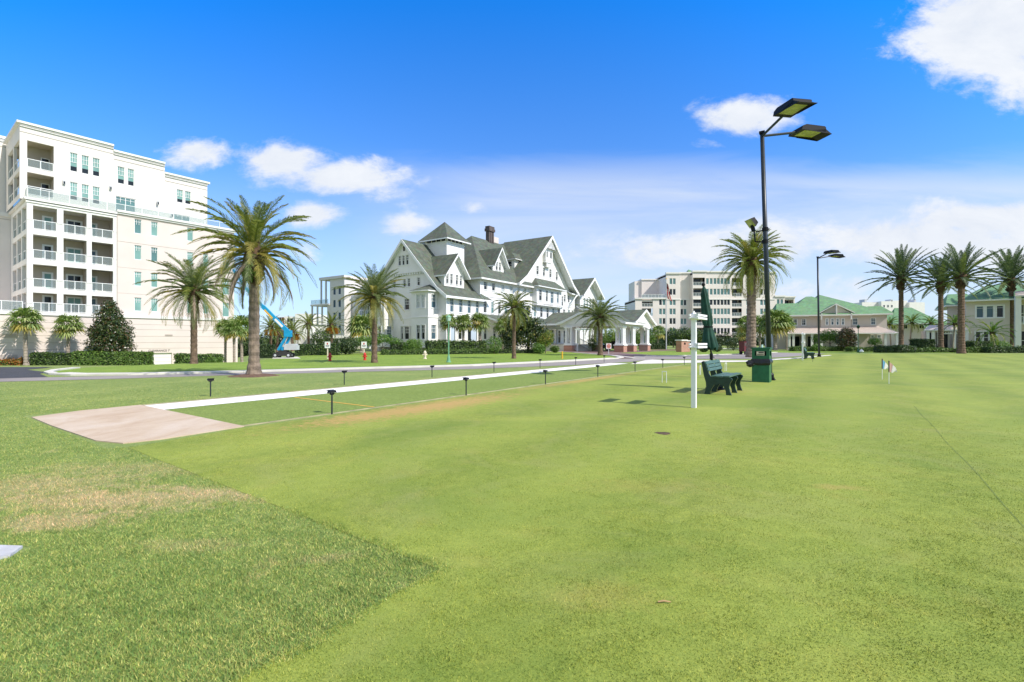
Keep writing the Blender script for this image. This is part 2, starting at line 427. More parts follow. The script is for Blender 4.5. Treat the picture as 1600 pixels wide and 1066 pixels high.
    mb.build('cornice',M['trimwhite'],t); ml.build('joint_lines',M['darkline'],t)
    # terrace rail
    r=MB(); g=MB()
    for a0,a1 in ((0.05,6.5),(6.5,13.0),(13.0,20.0)):
        off=0 if a1<7 else -.12
        fr=lambda a,c,b: S(a,c-.05,b)
        r.fbox(fr,a0,a1,-.02,.02,17.22,17.27); g.fbox(fr,a0+.03,a1-.03,-.006,.006,16.3,17.2)
        n=4
        for i in range(n): x=a0+(a1-a0)*i/n; r.fbox(fr,x,x+.04,-.015,.015,16.22,17.22)
    r.fbox(E_,0,9.8,-.07,-.03,17.22,17.27); g.fbox(E_,.1,9.8,-.056,-.044,16.3,17.2)
    rr=r.build('terrace_rail',M['rail'],t); g.build('glass_panel',M['railglass'],rr)
    # podium
    P=lambda a,c,b: S(a,c+.25,b)
    mb=MB(); wallmesh(mb,P,-14,20.4,-3,4.1,[(10.7,12.75,-2.6,-.05)],.3)
    mb.add([P(20.4,0,-3),P(20.4,-12,-3),P(20.4,-12,4.1),P(20.4,0,4.1)],[(0,1,2,3)])
    mb.box(-14,20.4,-.24,12,3.9,4.28)
    mb.build('podium_wall',M['stucco_pink'],t)
    mb=MB(); mb.fbox(P,-14,20.5,.0,.14,4.1,4.42); mb.build('podium_coping',M['trimwhite'],t)
    mb=MB()
    for z in (3.35,2.75,1.95,1.2,.5): mb.fbox(P,-14,20.4,.002,.012,z,z+.035)
    for a,z in ((-1.3,1.75),(-1.3,-.35)):
        for q in range(4): mb.fbox(P,a-1.6,a+.6,.013,.03,z+q*.1,z+q*.1+.045)
    for q in range(3): mb.fbox(P,12.0,12.8,.013,.03,2.0+q*.08,2.04+q*.08)
    mb.build('joint_lines',M['darkline'],t)
    mb=MB()
    for j in range(5): mb.fbox(P,10.7,12.75,-.25,-.2,-2.6+j*.5,-2.6+j*.5+.48)
    mb.build('garage_door',M['trimwhite'],t)
    cu=bpy.data.curves.new('clearance_text','FONT'); cu.body="CLEARANCE 7'"; cu.size=.34; cu.extrude=.01
    tmp=bpy.data.objects.new('tmp',cu); me=bpy.data.meshes.new_from_object(tmp); me.materials.clear(); me.materials.append(M['black'])
    tx=bpy.data.objects.new('clearance_lettering',me); COL.objects.link(tx); tx.parent=t; bpy.data.objects.remove(tmp)
    tx.location=(10.3,-.27,.12); tx.rotation_euler=(PI/2,0,0)
    mb=MB(); mb.fbox(P,13.2,13.45,.003,.12,-.9,-.1); mb.build('wall_box',M['greyp'],t)
    railing(t,P,-14,-.3,-.1,4.42,1.05,8)
    for a,z in ((2.9,18.5),(6.9,18.9),(11.5,18.2),(13.0,17.0)):
        q=MB(); q.fbox(S3,a,a+.22,.01,.2,z,z+.42); q.fbox(S3,a+.05,a+.17,.2,.26,z+.05,z+.3,1); q.build('wall_lantern',[M['greyp'],M['glass_dark']],t)
    # wing further left
    W=lambda a,c,b: S(a,c-10.25,b)
    mb=MB(); mb.fbox(W,-16,.2,-8,0,4.3,24.6); mb.build('wall',M['stucco'],t)
    mb=MB(); mb.fbox(W,-16,-.4,.003,.25,24.62,24.9); mb.fbox(W,-16,-.4,.003,.12,24.3,24.6); mb.fbox(W,-16,0,.003,.15,15.75,16.2); mb.build('cornice',M['trimwhite'],t)
    mb=MB(); mb.fbox(W,-16,-.4,.122,.14,24.4,24.45); mb.fbox(W,-16,-.4,.003,.03,23.7,23.75);mb.fbox(W,-16,0,.003,.03,15.4,15.45); mb.build('joint_lines',M['darkline'],t)
left_block()

# ---- the white shingled hotel
def gable_roof_x(mb,x0,x1,yc,hw,ze,zr,th=.22,flare=0):
    """ridge along local x at y=yc"""
    for s in (-1,1):
        if flare:
            ym=yc+s*(hw-flare); zm=ze+ (zr-ze)*flare/hw*.72
            mb.slab([(x0,yc+s*hw,ze),(x1,yc+s*hw,ze),(x1,ym,zm),(x0,ym,zm)][::s],th)
            mb.slab([(x0,ym,zm),(x1,ym,zm),(x1,yc,zr),(x0,yc,zr)][::s],th)
        else:
            mb.slab([(x0,yc+s*hw,ze),(x1,yc+s*hw,ze),(x1,yc,zr),(x0,yc,zr)][::s],th)
def gable_roof_y(mb,y0,y1,xc,hw,ze,zr,th=.22,flare=0):
    for s in (-1,1):
        if flare:
            xm=xc+s*(hw-flare); zm=ze+(zr-ze)*flare/hw*.72
            mb.slab([(xc+s*hw,y0,ze),(xm,y0,zm),(xm,y1,zm),(xc+s*hw,y1,ze)][::s],th)
            mb.slab([(xm,y0,zm),(xc,y0,zr),(xc,y1,zr),(xm,y1,zm)][::s],th)
        else:
            mb.slab([(xc+s*hw,y0,ze),(xc,y0,zr),(xc,y1,zr),(xc+s*hw,y1,ze)][::s],th)
def hip(mb,x0,x1,y0,y1,ze,zr,rx0,rx1,ry,th=.2):
    a,b,c,d=(x0,y0,ze),(x1,y0,ze),(x1,y1,ze),(x0,y1,ze); p,q=(rx0,ry,zr),(rx1,ry,zr)
    if abs(rx0-rx1)<1e-6:
        for tri in ((a,b,p),(b,c,p),(c,d,p),(d,a,p)): mb.slab(list(tri),th)
    else:
        for f in ((a,b,q,p),(b,c,q),(c,d,p,q),(d,a,p)): mb.slab(list(f),th)
def hotel():
    ph=R(33.5)
    t=thing('hotel','large white clapboard shingle style hotel with grey green gabled roofs, square tower and dormers','hotel',(-8.19,60,0),PI/2-ph)
    S=FR((0,0),(1,0),(0,-1)); E_=FR((0,0),(0,1),(-1,0))
    RM=[M['hroof'],M['whitetrim']]
    W=[]   # (frame,a0,a1,b0,b1,glass,cols)
    # wing walls
    mb=MB()
    ge=[(6.35,7.25,5.5,7.05,'glass_dark'),(7.5,7.95,1.6,3.35,'glass_dark'),(6.4,7.25,1.6,3.35,'glass_dark'),(5.7,6.15,1.6,3.35,'glass_dark'),(8.9,9.45,8.55,9.65,'glass_dark'),(7.0,7.5,8.55,9.65,'glass_dark'),(6.2,6.7,8.55,9.65,'glass_dark'),(4.45,4.95,8.6,9.65,'glass_dark'),(13.0,13.5,8.55,9.6,'glass_dark')]
    ge=[g for g in ge if g[0]<12]
    wallmesh(mb,E_,0,14,1.1,7.0,[g[:4] for g in ge if g[3]<7.2 and g[3]<=7.0]+[(6.35,7.25,5.5,7.0)],.14)
    # upper gable trapezium 7 -> 10.6 as strips with openings
    wallmesh(mb,E_,3.4,10.6,7.0,10.4,[g[:4] for g in ge if 7.5<g[2]<10],.14)
    for q in ([(0,7.0),(3.4,7.0),(3.4,10.4)],[(10.6,7.0),(14,7.0),(10.6,10.4)]):
        mb.add([E_(a,0,b) for a,b in q],[(0,1,2)])
    Ej=lambda a,c,b: E_(a,c+.3,b)
    top=[(7.6,8.1),(6.9,7.4),(6.2,6.7)]
    wallmesh(mb,Ej,5.4,8.6,10.4,13.0,[(a0,a1,11.4,12.7) for a0,a1 in top],.12)
    for q in ([(3.4,10.4),(5.4,10.4),(5.4,12.35)],[(10.6,10.4),(8.6,10.4),(8.6,12.35)],[(5.4,13.0),(8.6,13.0),(7.0,14.4)],[(5.4,12.35),(5.4,13.0),(5.0,12.0)],[(8.6,12.35),(8.6,13.0),(9.0,12.0)]):
        mb.add([Ej(a,0,b) for a,b in q],[(0,1,2)])
    mb.fbox(E_,3.4,10.6,.003,.34,10.28,10.44)
    # side wall
    s1=[(.75,1.45),(2.5,3.2),(4.25,4.95),(6.0,6.7)]
    s2=[(7.75,8.45),(9.5,10.2),(11.2,11.9),(12.9,13.6),(15.0,15.7),(16.9,17.6),(19.2,19.9),(21.2,21.9),(23.2,24.0),(25.3,26.1),(27.3,28.1),(29.3,30.1),(31.3,32.1),(33.2,34.0),(34.7,35.4)]
    side=[(a,b,5.05,6.8) for a,b in s1]+[(a,b,5.3,7.05) for a,b in s2]
    g1=[(2.35,3.15,1.6,3.4),(7.8,8.5,1.6,3.4),(10.0,10.7,1.6,3.4),(12.4,13.1,1.6,3.4)]+[(a,a+.85,1.0,3.3) for a in (15,17.2,19.2,21.2,23.2,25,27,29.5,31.5,33.5)]
    arch=[(.9,1.75,1.1,3.7),(4.3,6.3,1.4,3.5)]
    t3=[(7.8,8.6,8.5,9.6),(9.7,10.5,8.5,9.6),(12.0,12.8,8.5,9.6),(14.2,15.0,8.5,9.6),(16.3,17.0,8.5,9.7),(18.2,18.9,8.5,9.7),(31.6,32.3,8.4,9.7),(33.2,33.9,8.4,9.7)]
    wallmesh(mb,S,0,7,1.1,7.2,[o for o in side+g1+arch if o[1]<7],.14)
    wallmesh(mb,S,7,36,1.1,10.1,[o for o in side+g1+t3 if o[0]>7],.14)
    for a0,a1,b0,b1 in arch: mb.fbox(S,a0-.05,a1+.05,-1.2,-1.15,b0,b1)
    mb.add([(7,0,7),(7,10,7),(7,10,10.2),(7,0,10.2)],[(0,1,2,3)])
    mb.add([(36,0,1.1),(36,16,1.1),(36,16,10.2),(36,0,10.2)],[(0,1,2,3)])
    # cross gable
    gx=[(22.0,22.7,12.2,13.6),(24.1,24.8,12.2,13.6),(26.3,27.0,12.2,13.6),(28.6,29.3,12.0,13.4)]
    wallmesh(mb,S,20.0,30.0,10.1,14.0,gx,.12)
    for q in ([(16.2,10.1),(20,10.1),(20,13.9)],[(34.3,10.1),(30,10.1),(30,13.9)],[(20,14.0),(30,14.0),(25.2,18.4)]):
        mb.add([S(a,0,b) for a,b in q],[(0,1,2)])
    mb.build('wall',M['white'],t)
    mb=MB(); 
    for i in range(16): a=3.7+i*.44; mb.fbox(E_,a,a+.16,.003,.3,10.05,10.27)
    mb.fbox(E_,0,14,.003,.05,4.35,4.45); mb.fbox(S,0,36,.003,.05,4.4,4.5)
    mb.fbox(S,7,36,.003,.06,7.55,7.68); mb.fbox(S,0,.14,.004,.04,1.1,7.0); mb.fbox(S,6.93,7.07,.004,.04,7.3,9.9)
    mb.build('trim_boards',M['whitetrim'],t)
    mb=MB(); mb.fbox(E_,-.03,14,-.2,-.05,0,1.1); mb.fbox(S,0,36,-.2,-.05,0,1.1); mb.build('foundation_lattice',M['greywall'],t)
    for a0,a1,b0,b1,g in ge: window(t,E_,a0,a1,b0,min(b1,7.0) if b0<7 else b1,1,2,g,topcols=2 if a1-a0<.6 else 3,surround=.08)
    for a0,a1 in top: window(t,Ej,a0,a1,11.4,12.7,1,2,'glass_dark',topcols=2,surround=.06)
    for o in [x for x in side+g1]:
        window(t,S,*o,1,2,'glass_dark' if o[2]<4 else ('glass_blue' if o[1]<7 else 'glass_teal' if int(o[0])%3==0 else 'glass_dark'),topcols=2,surround=.08)
    for o in t3: window(t,S,*o,1,2,'glass_dark' if int(o[0])%2 else 'blindw',topcols=2,surround=.07)
    for o in gx: window(t,S,*o,1,2,'glass_dark',topcols=2,surround=.08)
    mb=MB(); mb.fbox(E_,6.85,7.15,.31,.36,13.25,13.85); 
    for a0,a1,b0,b1 in arch: mb.fbox(S,a0,a1,-1.1,-1.05,b0,b1)
    mb.build('vent',M['glass_dark'],t)
    # box bays on the gable front
    for w0,w1,p in ((1.3,4.2,1.8),(9.4,12.3,1.6)):
        B=lambda a,c,b: E_(a,c+p,b)
        bs=FR((-p,w0),(1,0),(0,-1))
        mb=MB()
        wo=[(w0+.55,w0+1.15,z0,z1) for z0,z1 in ((1.6,3.4),(5.5,7.2))]+[(w0+1.4,w0+2.0,z0,z1) for z0,z1 in ((1.6,3.4),(5.5,7.2))]
        so=[(p*.3,p*.3+.85,z0,z1) for z0,z1 in ((1.6,3.4),(5.5,7.2))]
        wallmesh(mb,B,w0,w1,.6,7.6,wo,.12); wallmesh(mb,bs,0,p,.6,7.6,so,.12)
        mb.add([(-p,w1,.6),(0,w1,.6),(0,w1,7.6),(-p,w1,7.6)],[(0,1,2,3)])
        mb.fbox(B,w0,w1,.003,.06,4.3,4.42); mb.fbox(bs,0,p,.003,.06,4.3,4.42)
        b=mb.build('bay',M['white'],t)
        for o in wo: window(b,B,*o,1,2,'blindw' if o[2]>4 else 'glass_dark',topcols=2,surround=.07)
        for o in so: window(b,bs,*o,1,2,'glass_blue',topcols=3,surround=.08)
        mb=MB(); n=10; cy=(w0+w1)/2; hr=(w1-w0)/2+.3
        ed=[(-p-.3,w0-.3),(-p-.5,cy-hr*.4),(-p-.5,cy+hr*.4),(-p-.3,w1+.3),(0,w1+.3)]
        ed=[(0,w0-.3)]+ed; ap=(0,cy,8.6)
        for i in range(len(ed)-1): mb.slab([(ed[i+1][0],ed[i+1][1],7.65),(ed[i][0],ed[i][1],7.65),ap],.12)
        mb.build('bay_roof',RM,t)
    # roofs
    mb=MB(); gable_roof_x(mb,-.75,7.0,7.0,7.75,7.0,14.75,.28,1.6)
    gable_roof_x(mb,7.0,15,7.0,6.9,7.6,14.7,.2); mb.slab([(6.9,-.75,7.0),(9.0,-.75,7.0),(7.2,0,7.85),(6.9,0,7.85)],.2)
    mb.build('roof',RM,t)
    mb=MB(); hip(mb,6.3,26,-.75,16.7,10.0,18.2,15.2,26,8.0,.22); mb.build('roof',RM,t)
    mb=MB(); gable_roof_y(mb,-1.2,8.5,25.2,10.2,10.1,18.9,.3,2.2)
    gable_roof_y(mb,8.5,17.2,25.2,10.0,10.2,18.7,.2)
    mb.slab([(33,-.9,10.0),(37,-.9,10.0),(37,4,12.6),(33,4,12.6)],.2); mb.slab([(33,4,12.6),(37,4,12.6),(37,16,10),(33,16,10)],.2)
    mb.build('roof',RM,t)
    # eave boards along rakes
    def rake(par,fr,ac,hw,ze,zr,c0,w=.28,th=.06):
        for s in (-1,1):
            mb=MB()
            mb.add([fr(ac+s*hw,c0,ze-w),fr(ac+s*hw,c0,ze+.02),fr(ac,c0,zr+.02),fr(ac,c0,zr-w*1.5),
                    fr(ac+s*hw,c0+th,ze-w),fr(ac+s*hw,c0+th,ze+.02),fr(ac,c0+th,zr+.02),fr(ac,c0+th,zr-w*1.5)],
                   [(0,1,2,3),(4,5,6,7),(0,1,5,4),(1,2,6,5),(2,3,7,6),(3,0,4,7)])
            mb.build('bargeboard',M['whitetrim'],par)
    def rakef(par,fr,ac,hw,ze,zr,c0,flare,w=.34,th=.07):
        zm=ze+(zr-ze)*flare/hw*.72
        for s in (-1,1):
            mb=MB(); pts=[(ac+s*hw,ze),(ac+s*(hw-flare),zm),(ac,zr)]
            for i in range(2):
                (a,z),(a2,z2)=pts[i],pts[i+1]
                mb.add([fr(a,c0,z-w),fr(a,c0,z+.02),fr(a2,c0,z2+.02),fr(a2,c0,z2-w),fr(a,c0+th,z-w),fr(a,c0+th,z+.02),fr(a2,c0+th,z2+.02),fr(a2,c0+th,z2-w)],
                   [(0,1,2,3),(4,5,6,7),(0,1,5,4),(1,2,6,5),(2,3,7,6),(3,0,4,7)])
            mb.build('bargeboard',M['whitetrim'],par)
    rakef(t,E_,7.0,7.75,7.0,14.75,.76,1.6,.42); rakef(t,S,25.2,10.2,10.1,18.9,1.21,2.2,.5)
    # curved bracket at the right eave
    mb=MB(); mb.tube([S(33.2,.1,7.2),S(33.4,.7,8.2),S(34.2,1.0,9.3),S(35.0,1.1,9.9)],.11,6); mb.build('bracket',M['whitetrim'],t)
    # tower
    mb=MB(); TW=FR((3.9,3.3),(1,0),(0,-1)); TE=FR((3.9,3.3),(0,1),(-1,0))
    mb.box(3.9,7.6,3.3,7.3,8.5,15.4); mb.build('tower_wall',M['white'],t)
    mb=MB()
    for fr,w in ((TW,3.7),(TE,4.0)):
        for k in range(4): a=.25+k*(w-.5)/4; mb.fbox(fr,a,a+(w-.5)/4-.22,.01,.03,14.95,15.25)
    mb.build('tower_louvre',M['glass_dark'],t)
    mb=MB(); hip(mb,3.2,8.3,2.6,8.0,15.2,18.1,5.75,5.75,5.3,.16); mb.box(3.85,7.65,3.25,7.35,14.72,14.84,1); mb.build('tower_roof',RM,t)
    # dormers
    def dormer(x0,x1,yf,zb,ze,zr,yb,wins,wz):
        fr=FR((0,yf),(1,0),(0,-1)); xc=(x0+x1)/2; hw=(x1-x0)/2
        mb=MB(); wallmesh(mb,fr,x0,x1,zb,ze,[(a,b,wz[0],min(wz[1],ze)) for a,b in wins],.1)
        mb.add([fr(x0,0,ze),fr(x1,0,ze),fr(xc,0,zr-.1)],[(0,1,2)])
        for x in (x0,x1): mb.add([(x,yf,zb),(x,yb,zb),(x,yb,ze),(x,yf,ze)],[(0,1,2,3)])
        d=mb.build('dormer',M['white'],t)
        for a,b in wins: window(d,fr,a,b,wz[0],min(wz[1],ze),1,2,'glass_dark',topcols=2,surround=.05,fw=.045)
        mb=MB(); e=.45
        sl=(zr-ze)/hw
        gable_roof_y(mb,yf-.7,yb,xc,hw+e,ze-sl*e,zr,.16); mb.build('dormer_roof',RM,d)
        rake(d,fr,xc,hw+e,ze-sl*e,zr,.71,.2,.05)
    dormer(.8,4.75,1.0,8.4,10.3,12.75,6.2,[(1.15,1.6),(1.95,2.4),(3.05,3.5),(3.85,4.3)],(8.75,10.05))
    dormer(11.3,14.1,1.0,11.3,13.0,15.1,6.5,[(12.05,12.55),(12.85,13.35)],(11.8,13.0))
    # small hipped dormer on the cross gable slope
    mb=MB(); fr=FR((18.9,2.2),(0,1),(-1,0)); wallmesh(mb,fr,0,1.9,12.6,14.5,[(.55,1.35,13.2,14.2)],.1)
    mb.add([(18.9,2.2,12.6),(21.0,2.2,12.6),(21.0,2.2,14.5),(18.9,2.2,14.5)],[(0,1,2,3)]); mb.add([(18.9,4.1,12.6),(21.0,4.1,12.6),(21.0,4.1,14.5),(18.9,4.1,14.5)],[(0,1,2,3)])
    d=mb.build('dormer',M['white'],t); window(d,fr,.55,1.35,13.2,14.2,1,2,'glass_dark')
    mb=MB(); hip(mb,18.4,22.4,1.7,4.6,14.45,15.7,19.6,22.0,3.15,.1); mb.build('dormer_roof',RM,d)
    # third-floor bay with its own roof on the cross gable
    BB=FR((0,-.9),(1,0),(0,-1)); mb=MB()
    bo=[(21.3,22.2,7.9,9.7),(23.5,24.2,7.9,9.7),(25.1,26.1,7.7,9.7),(27.3,28.0,7.9,9.7)]
    wallmesh(mb,BB,20.6,29.0,7.3,10.2,bo,.12); mb.add([(20.6,0,7.3),(20.6,-.9,7.3),(20.6,-.9,10.2),(20.6,0,10.2)],[(0,1,2,3)])
    mb.add([(29,-.9,7.3),(29,0,7.3),(29,0,10.2),(29,-.9,10.2)],[(0,1,2,3)]); mb.fbox(BB,20.6,29,-.9,0,7.15,7.29)
    b=mb.build('bay',M['white'],t)
    for o in bo: window(b,BB,*o,1,2,'glass_dark' if o[0]<25 else 'glass_blue',topcols=2,surround=.07)
    for o in ((29.3,29.9,7.7,9.6),(30.6,31.2,7.5,9.4)): window(t,S,*o,1,2,'glass_dark',topcols=2,surround=.07,proud=True)
    mb=MB(); mb.slab([(20.0,-1.6,10.15),(29.8,-1.6,10.15),(28.2,0,11.6),(21.6,0,11.6)],.14); mb.slab([(20,0,10.15),(20.0,-1.6,10.15),(21.6,0,11.6)],.14); mb.slab([(29.8,-1.6,10.15),(29.8,0,10.15),(28.2,0,11.6)],.14)
    mb.build('bay_roof',RM,t)
    for a in (22.6,26.8):
        mb=MB(); mb.fbox(S,a,a+3.4,.01,.9,7.3,7.45); mb.fbox(S,a+.2,a+3.2,.01,.5,7.0,7.29); mb.build('window_hood',M['whitetrim'],t)
    mb=MB(); fo=FR((0,-.6),(1,0),(0,-1)); wallmesh(mb,fo,24.0,26.4,14.7,16.7,[(24.3,24.8,15.2,16.3),(25.5,26.2,15.2,16.3)],.1)
    mb.box(24.0,26.4,-.6,0,14.4,14.69); mb.add([(24,0,14.7),(24,-.6,14.7),(24,-.6,16.7),(24,0,16.7)],[(0,1,2,3)]); mb.prism([(24.5,-.5),(26,-.5),(25.7,0),(24.8,0)],13.7,14.39)
    b=mb.build('oriel',M['white'],t)
    for o in ((24.3,24.8,15.2,16.3),(25.5,26.2,15.2,16.3)): window(b,fo,*o,2,1,'glass_dark')
    mb=MB(); mb.slab([(23.2,-1.0,16.75),(27.2,-1.0,16.75),(25.2,-1.0,18.3)],.05,1,1); mb.build('oriel_roof',RM,b)
    # chimney
    mb=MB(); 
    for i in range(3): mb.box(19.3+i*.5,19.68+i*.5,7.5,8.2,15,20.0)
    mb.box(19.15,20.83,7.35,8.35,19.7,20.15); mb.box(19.25,20.72,7.42,8.28,20.153,20.55); mb.box(19.28,20.7,7.6,8.1,15,19.5)
    mb.build('chimney',M['chim'],t)
    mb=MB(); mb.box(22.2,23.6,8.6,9.6,16,19.4); mb.build('chimney',M['stucco_pink'],t)
    # far wing with gable
    mb=MB(); fw=FR((0,-.6),(1,0),(0,-1)); 
    fo2=[(38.6,39.3,7.9,9.6),(39.9,40.6,7.9,9.6),(41.2,41.9,7.9,9.6),(42.5,43.2,7.9,9.6)]
    wallmesh(mb,fw,37.0,45,0,10.4,fo2,.12); mb.add([fw(37,0,10.4),fw(45,0,10.4),fw(41,0,13)],[(0,1,2)])
    mb.add([(37,-.6,0),(37,15,0),(37,15,10.4),(37,-.6,10.4)],[(0,1,2,3)])
    mb.build('wall',M['white'],t)
    for o in fo2: window(t,fw,*o,1,2,'glass_teal',topcols=2,surround=.08)
    mb=MB(); gable_roof_y(mb,-1.8,15,41,4.9,9.9,13.6,.25); mb.slab([(35.5,-2.2,7.0),(46,-2.2,7.0),(46,-.6,7.9),(35.5,-.6,7.9)],.2); mb.build('roof',RM,t)
    rake(t,fw,41,4.9,9.9,13.6,1.22,.3)
    # porch along the main block
    mb=MB(); mb.slab([(8,-4.6,3.75),(34,-4.6,3.75),(34,-.02,5.1),(8,-.02,5.1)],.22); mb.slab([(7.2,-.02,5.1),(7.2,-4.0,3.75),(8,-4.6,3.75),(8,-.02,5.1)],.22)
    mb.build('porch_roof',RM,t)
    mb=MB()
    for a in (8.3,11.5,14.7,18,21.2,24.5,27.8,31,33.6): mb.box(a-.11,a+.11,-4.3,-4.08,.9,3.249); mb.build('porch_column',M['whitetrim'],t); mb=MB()
    mb.box(8.1,33.9,-4.35,-4.05,3.25,3.52)
    for a in range(8,17,1): pass
    mb.build('porch_beam',M['whitetrim'],t)
    mb=MB(); mb.box(8,34,-4.4,-.21,0,.9); mb.build('porch_deck',M['greywall'],t)
    mb=MB(); mb.box(8.2,18,-4.3,-4.22,1.75,1.83); mb.box(8.2,18,-4.3,-4.22,1.0,1.06)
    for i in range(50): mb.box(8.3+i*.195,8.34+i*.195,-4.28,-4.24,1.06,1.75)
    mb.build('porch_rail',M['rail'],t)
    # porte cochere
    p=MB(); gable_roof_x(p,12.1,20.3,-13.8,4.9,3.75,5.75,.24,1.0)
    gable_roof_y(p,-18.6,-4,20.3,4.5,3.9,5.75,.24,.8); p.build('carriage_porch_roof',RM,t)
    mb=MB(); fa=FR((12.5,0),(0,1),(-1,0)); mb.add([fa(-18.2,0,3.55),fa(-9.3,0,3.55),fa(-9.3,0,3.8),fa(-13.8,0,5.6),fa(-18.2,0,3.8)],[(0,1,2,3,4)])
    fb=FR((0,-18.2),(1,0),(0,-1)); mb.add([fb(16.2,0,3.55),fb(24.4,0,3.55),fb(24.4,0,3.75),fb(20.3,0,5.55),fb(16.2,0,3.75)],[(0,1,2,3,4)])
    mb.box(12.51,24.4,-18.15,-9.3,3.3,3.52); mb.build('carriage_porch_gable',M['white'],t)
    rakef(t,fa,-13.8,4.9,3.75,5.75,.42,1.0,.26); rakef(t,fb,20.3,4.5,3.9,5.75,.42,.8,.3)
    mb=MB(); mb.prism([(16.9,-18.21),(18.6,-18.21),(18.6,-18.23),(16.9,-18.23)],3.1,3.3); 
    for (x,y) in ((12.95,-17.7),(16.6,-17.7),(22.4,-17.7),(12.95,-10.6),(22.4,-10.6)):
        b=MB(); b.box(x-.62,x+.62,y-.62,y+.62,0,.82); bb=b.build('pier_base',M['brick'],t)
        c=MB(); c.box(x-.7,x+.7,y-.7,y+.7,.82,.95); c.box(x-.55,x+.55,y-.55,y+.55,.95,1.1)
        for dx,dy in ((-.36,-.36),(.36,-.36),(.36,.36),(-.36,.36),(0,-.36)): c.box(x+dx-.13,x+dx+.13,y+dy-.13,y+dy+.13,1.1,3.1)
        c.box(x-.6,x+.6,y-.6,y+.6,3.1,3.3); c.build('pier_columns',M['whitetrim'],bb)
    mb.build('frieze_board',M['whitetrim'],t)
    mb=MB()
    for x0,x1 in ((13.6,15.9),(17.3,21.7)):
        n=10
        for i in range(n):
            f0=i/n*PI; f1=(i+1)/n*PI; xc=(x0+x1)/2; hw=(x1-x0)/2
            za=3.3-(1-math.sin(f0))*.5; zb=3.3-(1-math.sin(f1))*.5
            xa=xc-math.cos(f0)*hw; xb=xc-math.cos(f1)*hw
            mb.add([(xa,-18.0,za),(xb,-18.0,zb),(xb,-18.0,3.32),(xa,-18.0,3.32),(xa,-17.85,za),(xb,-17.85,zb),(xb,-17.85,3.32),(xa,-17.85,3.32)],[(0,1,2,3),(4,5,6,7),(0,1,5,4)])
    mb.build('arch_spandrel',M['whitetrim'],t)
    # entrance steps with handrails, wide deck
    mb=MB(); mb.box(12.9,24,-9.8,-4.41,0,.9)
    for i in range(5): mb.box(13.2,17.4,-9.8-(i+1)*.35,-9.8-i*.35-.003,0,.9-(i+1)*.17)
    mb.build('entrance_steps',M['concrete'],t)
    for x in (13.1,17.5,10.2):
        h=MB(); n=8
        y0,y1,z0,z1=(-9.6,-11.6,.9,0) if x>11 else (-4.6,-7.4,.9,0)
        h.tube([(x,y0,z0+.95),(x,y1,z1+.95)],.05,5); h.tube([(x,y0,z0+.2),(x,y1,z1+.2)],.035,5)
        for i in range(13):
            f=i/12; y=y0+(y1-y0)*f; z=z0+(z1-z0)*f; h.box(x-.02,x+.02,y-.02,y+.02,z+.1,z+.93)
        h.box(x-.07,x+.07,y1-.1,y1+.04,0,1.1)
        h.build('stair_rail',M['rail'],t)
hotel()

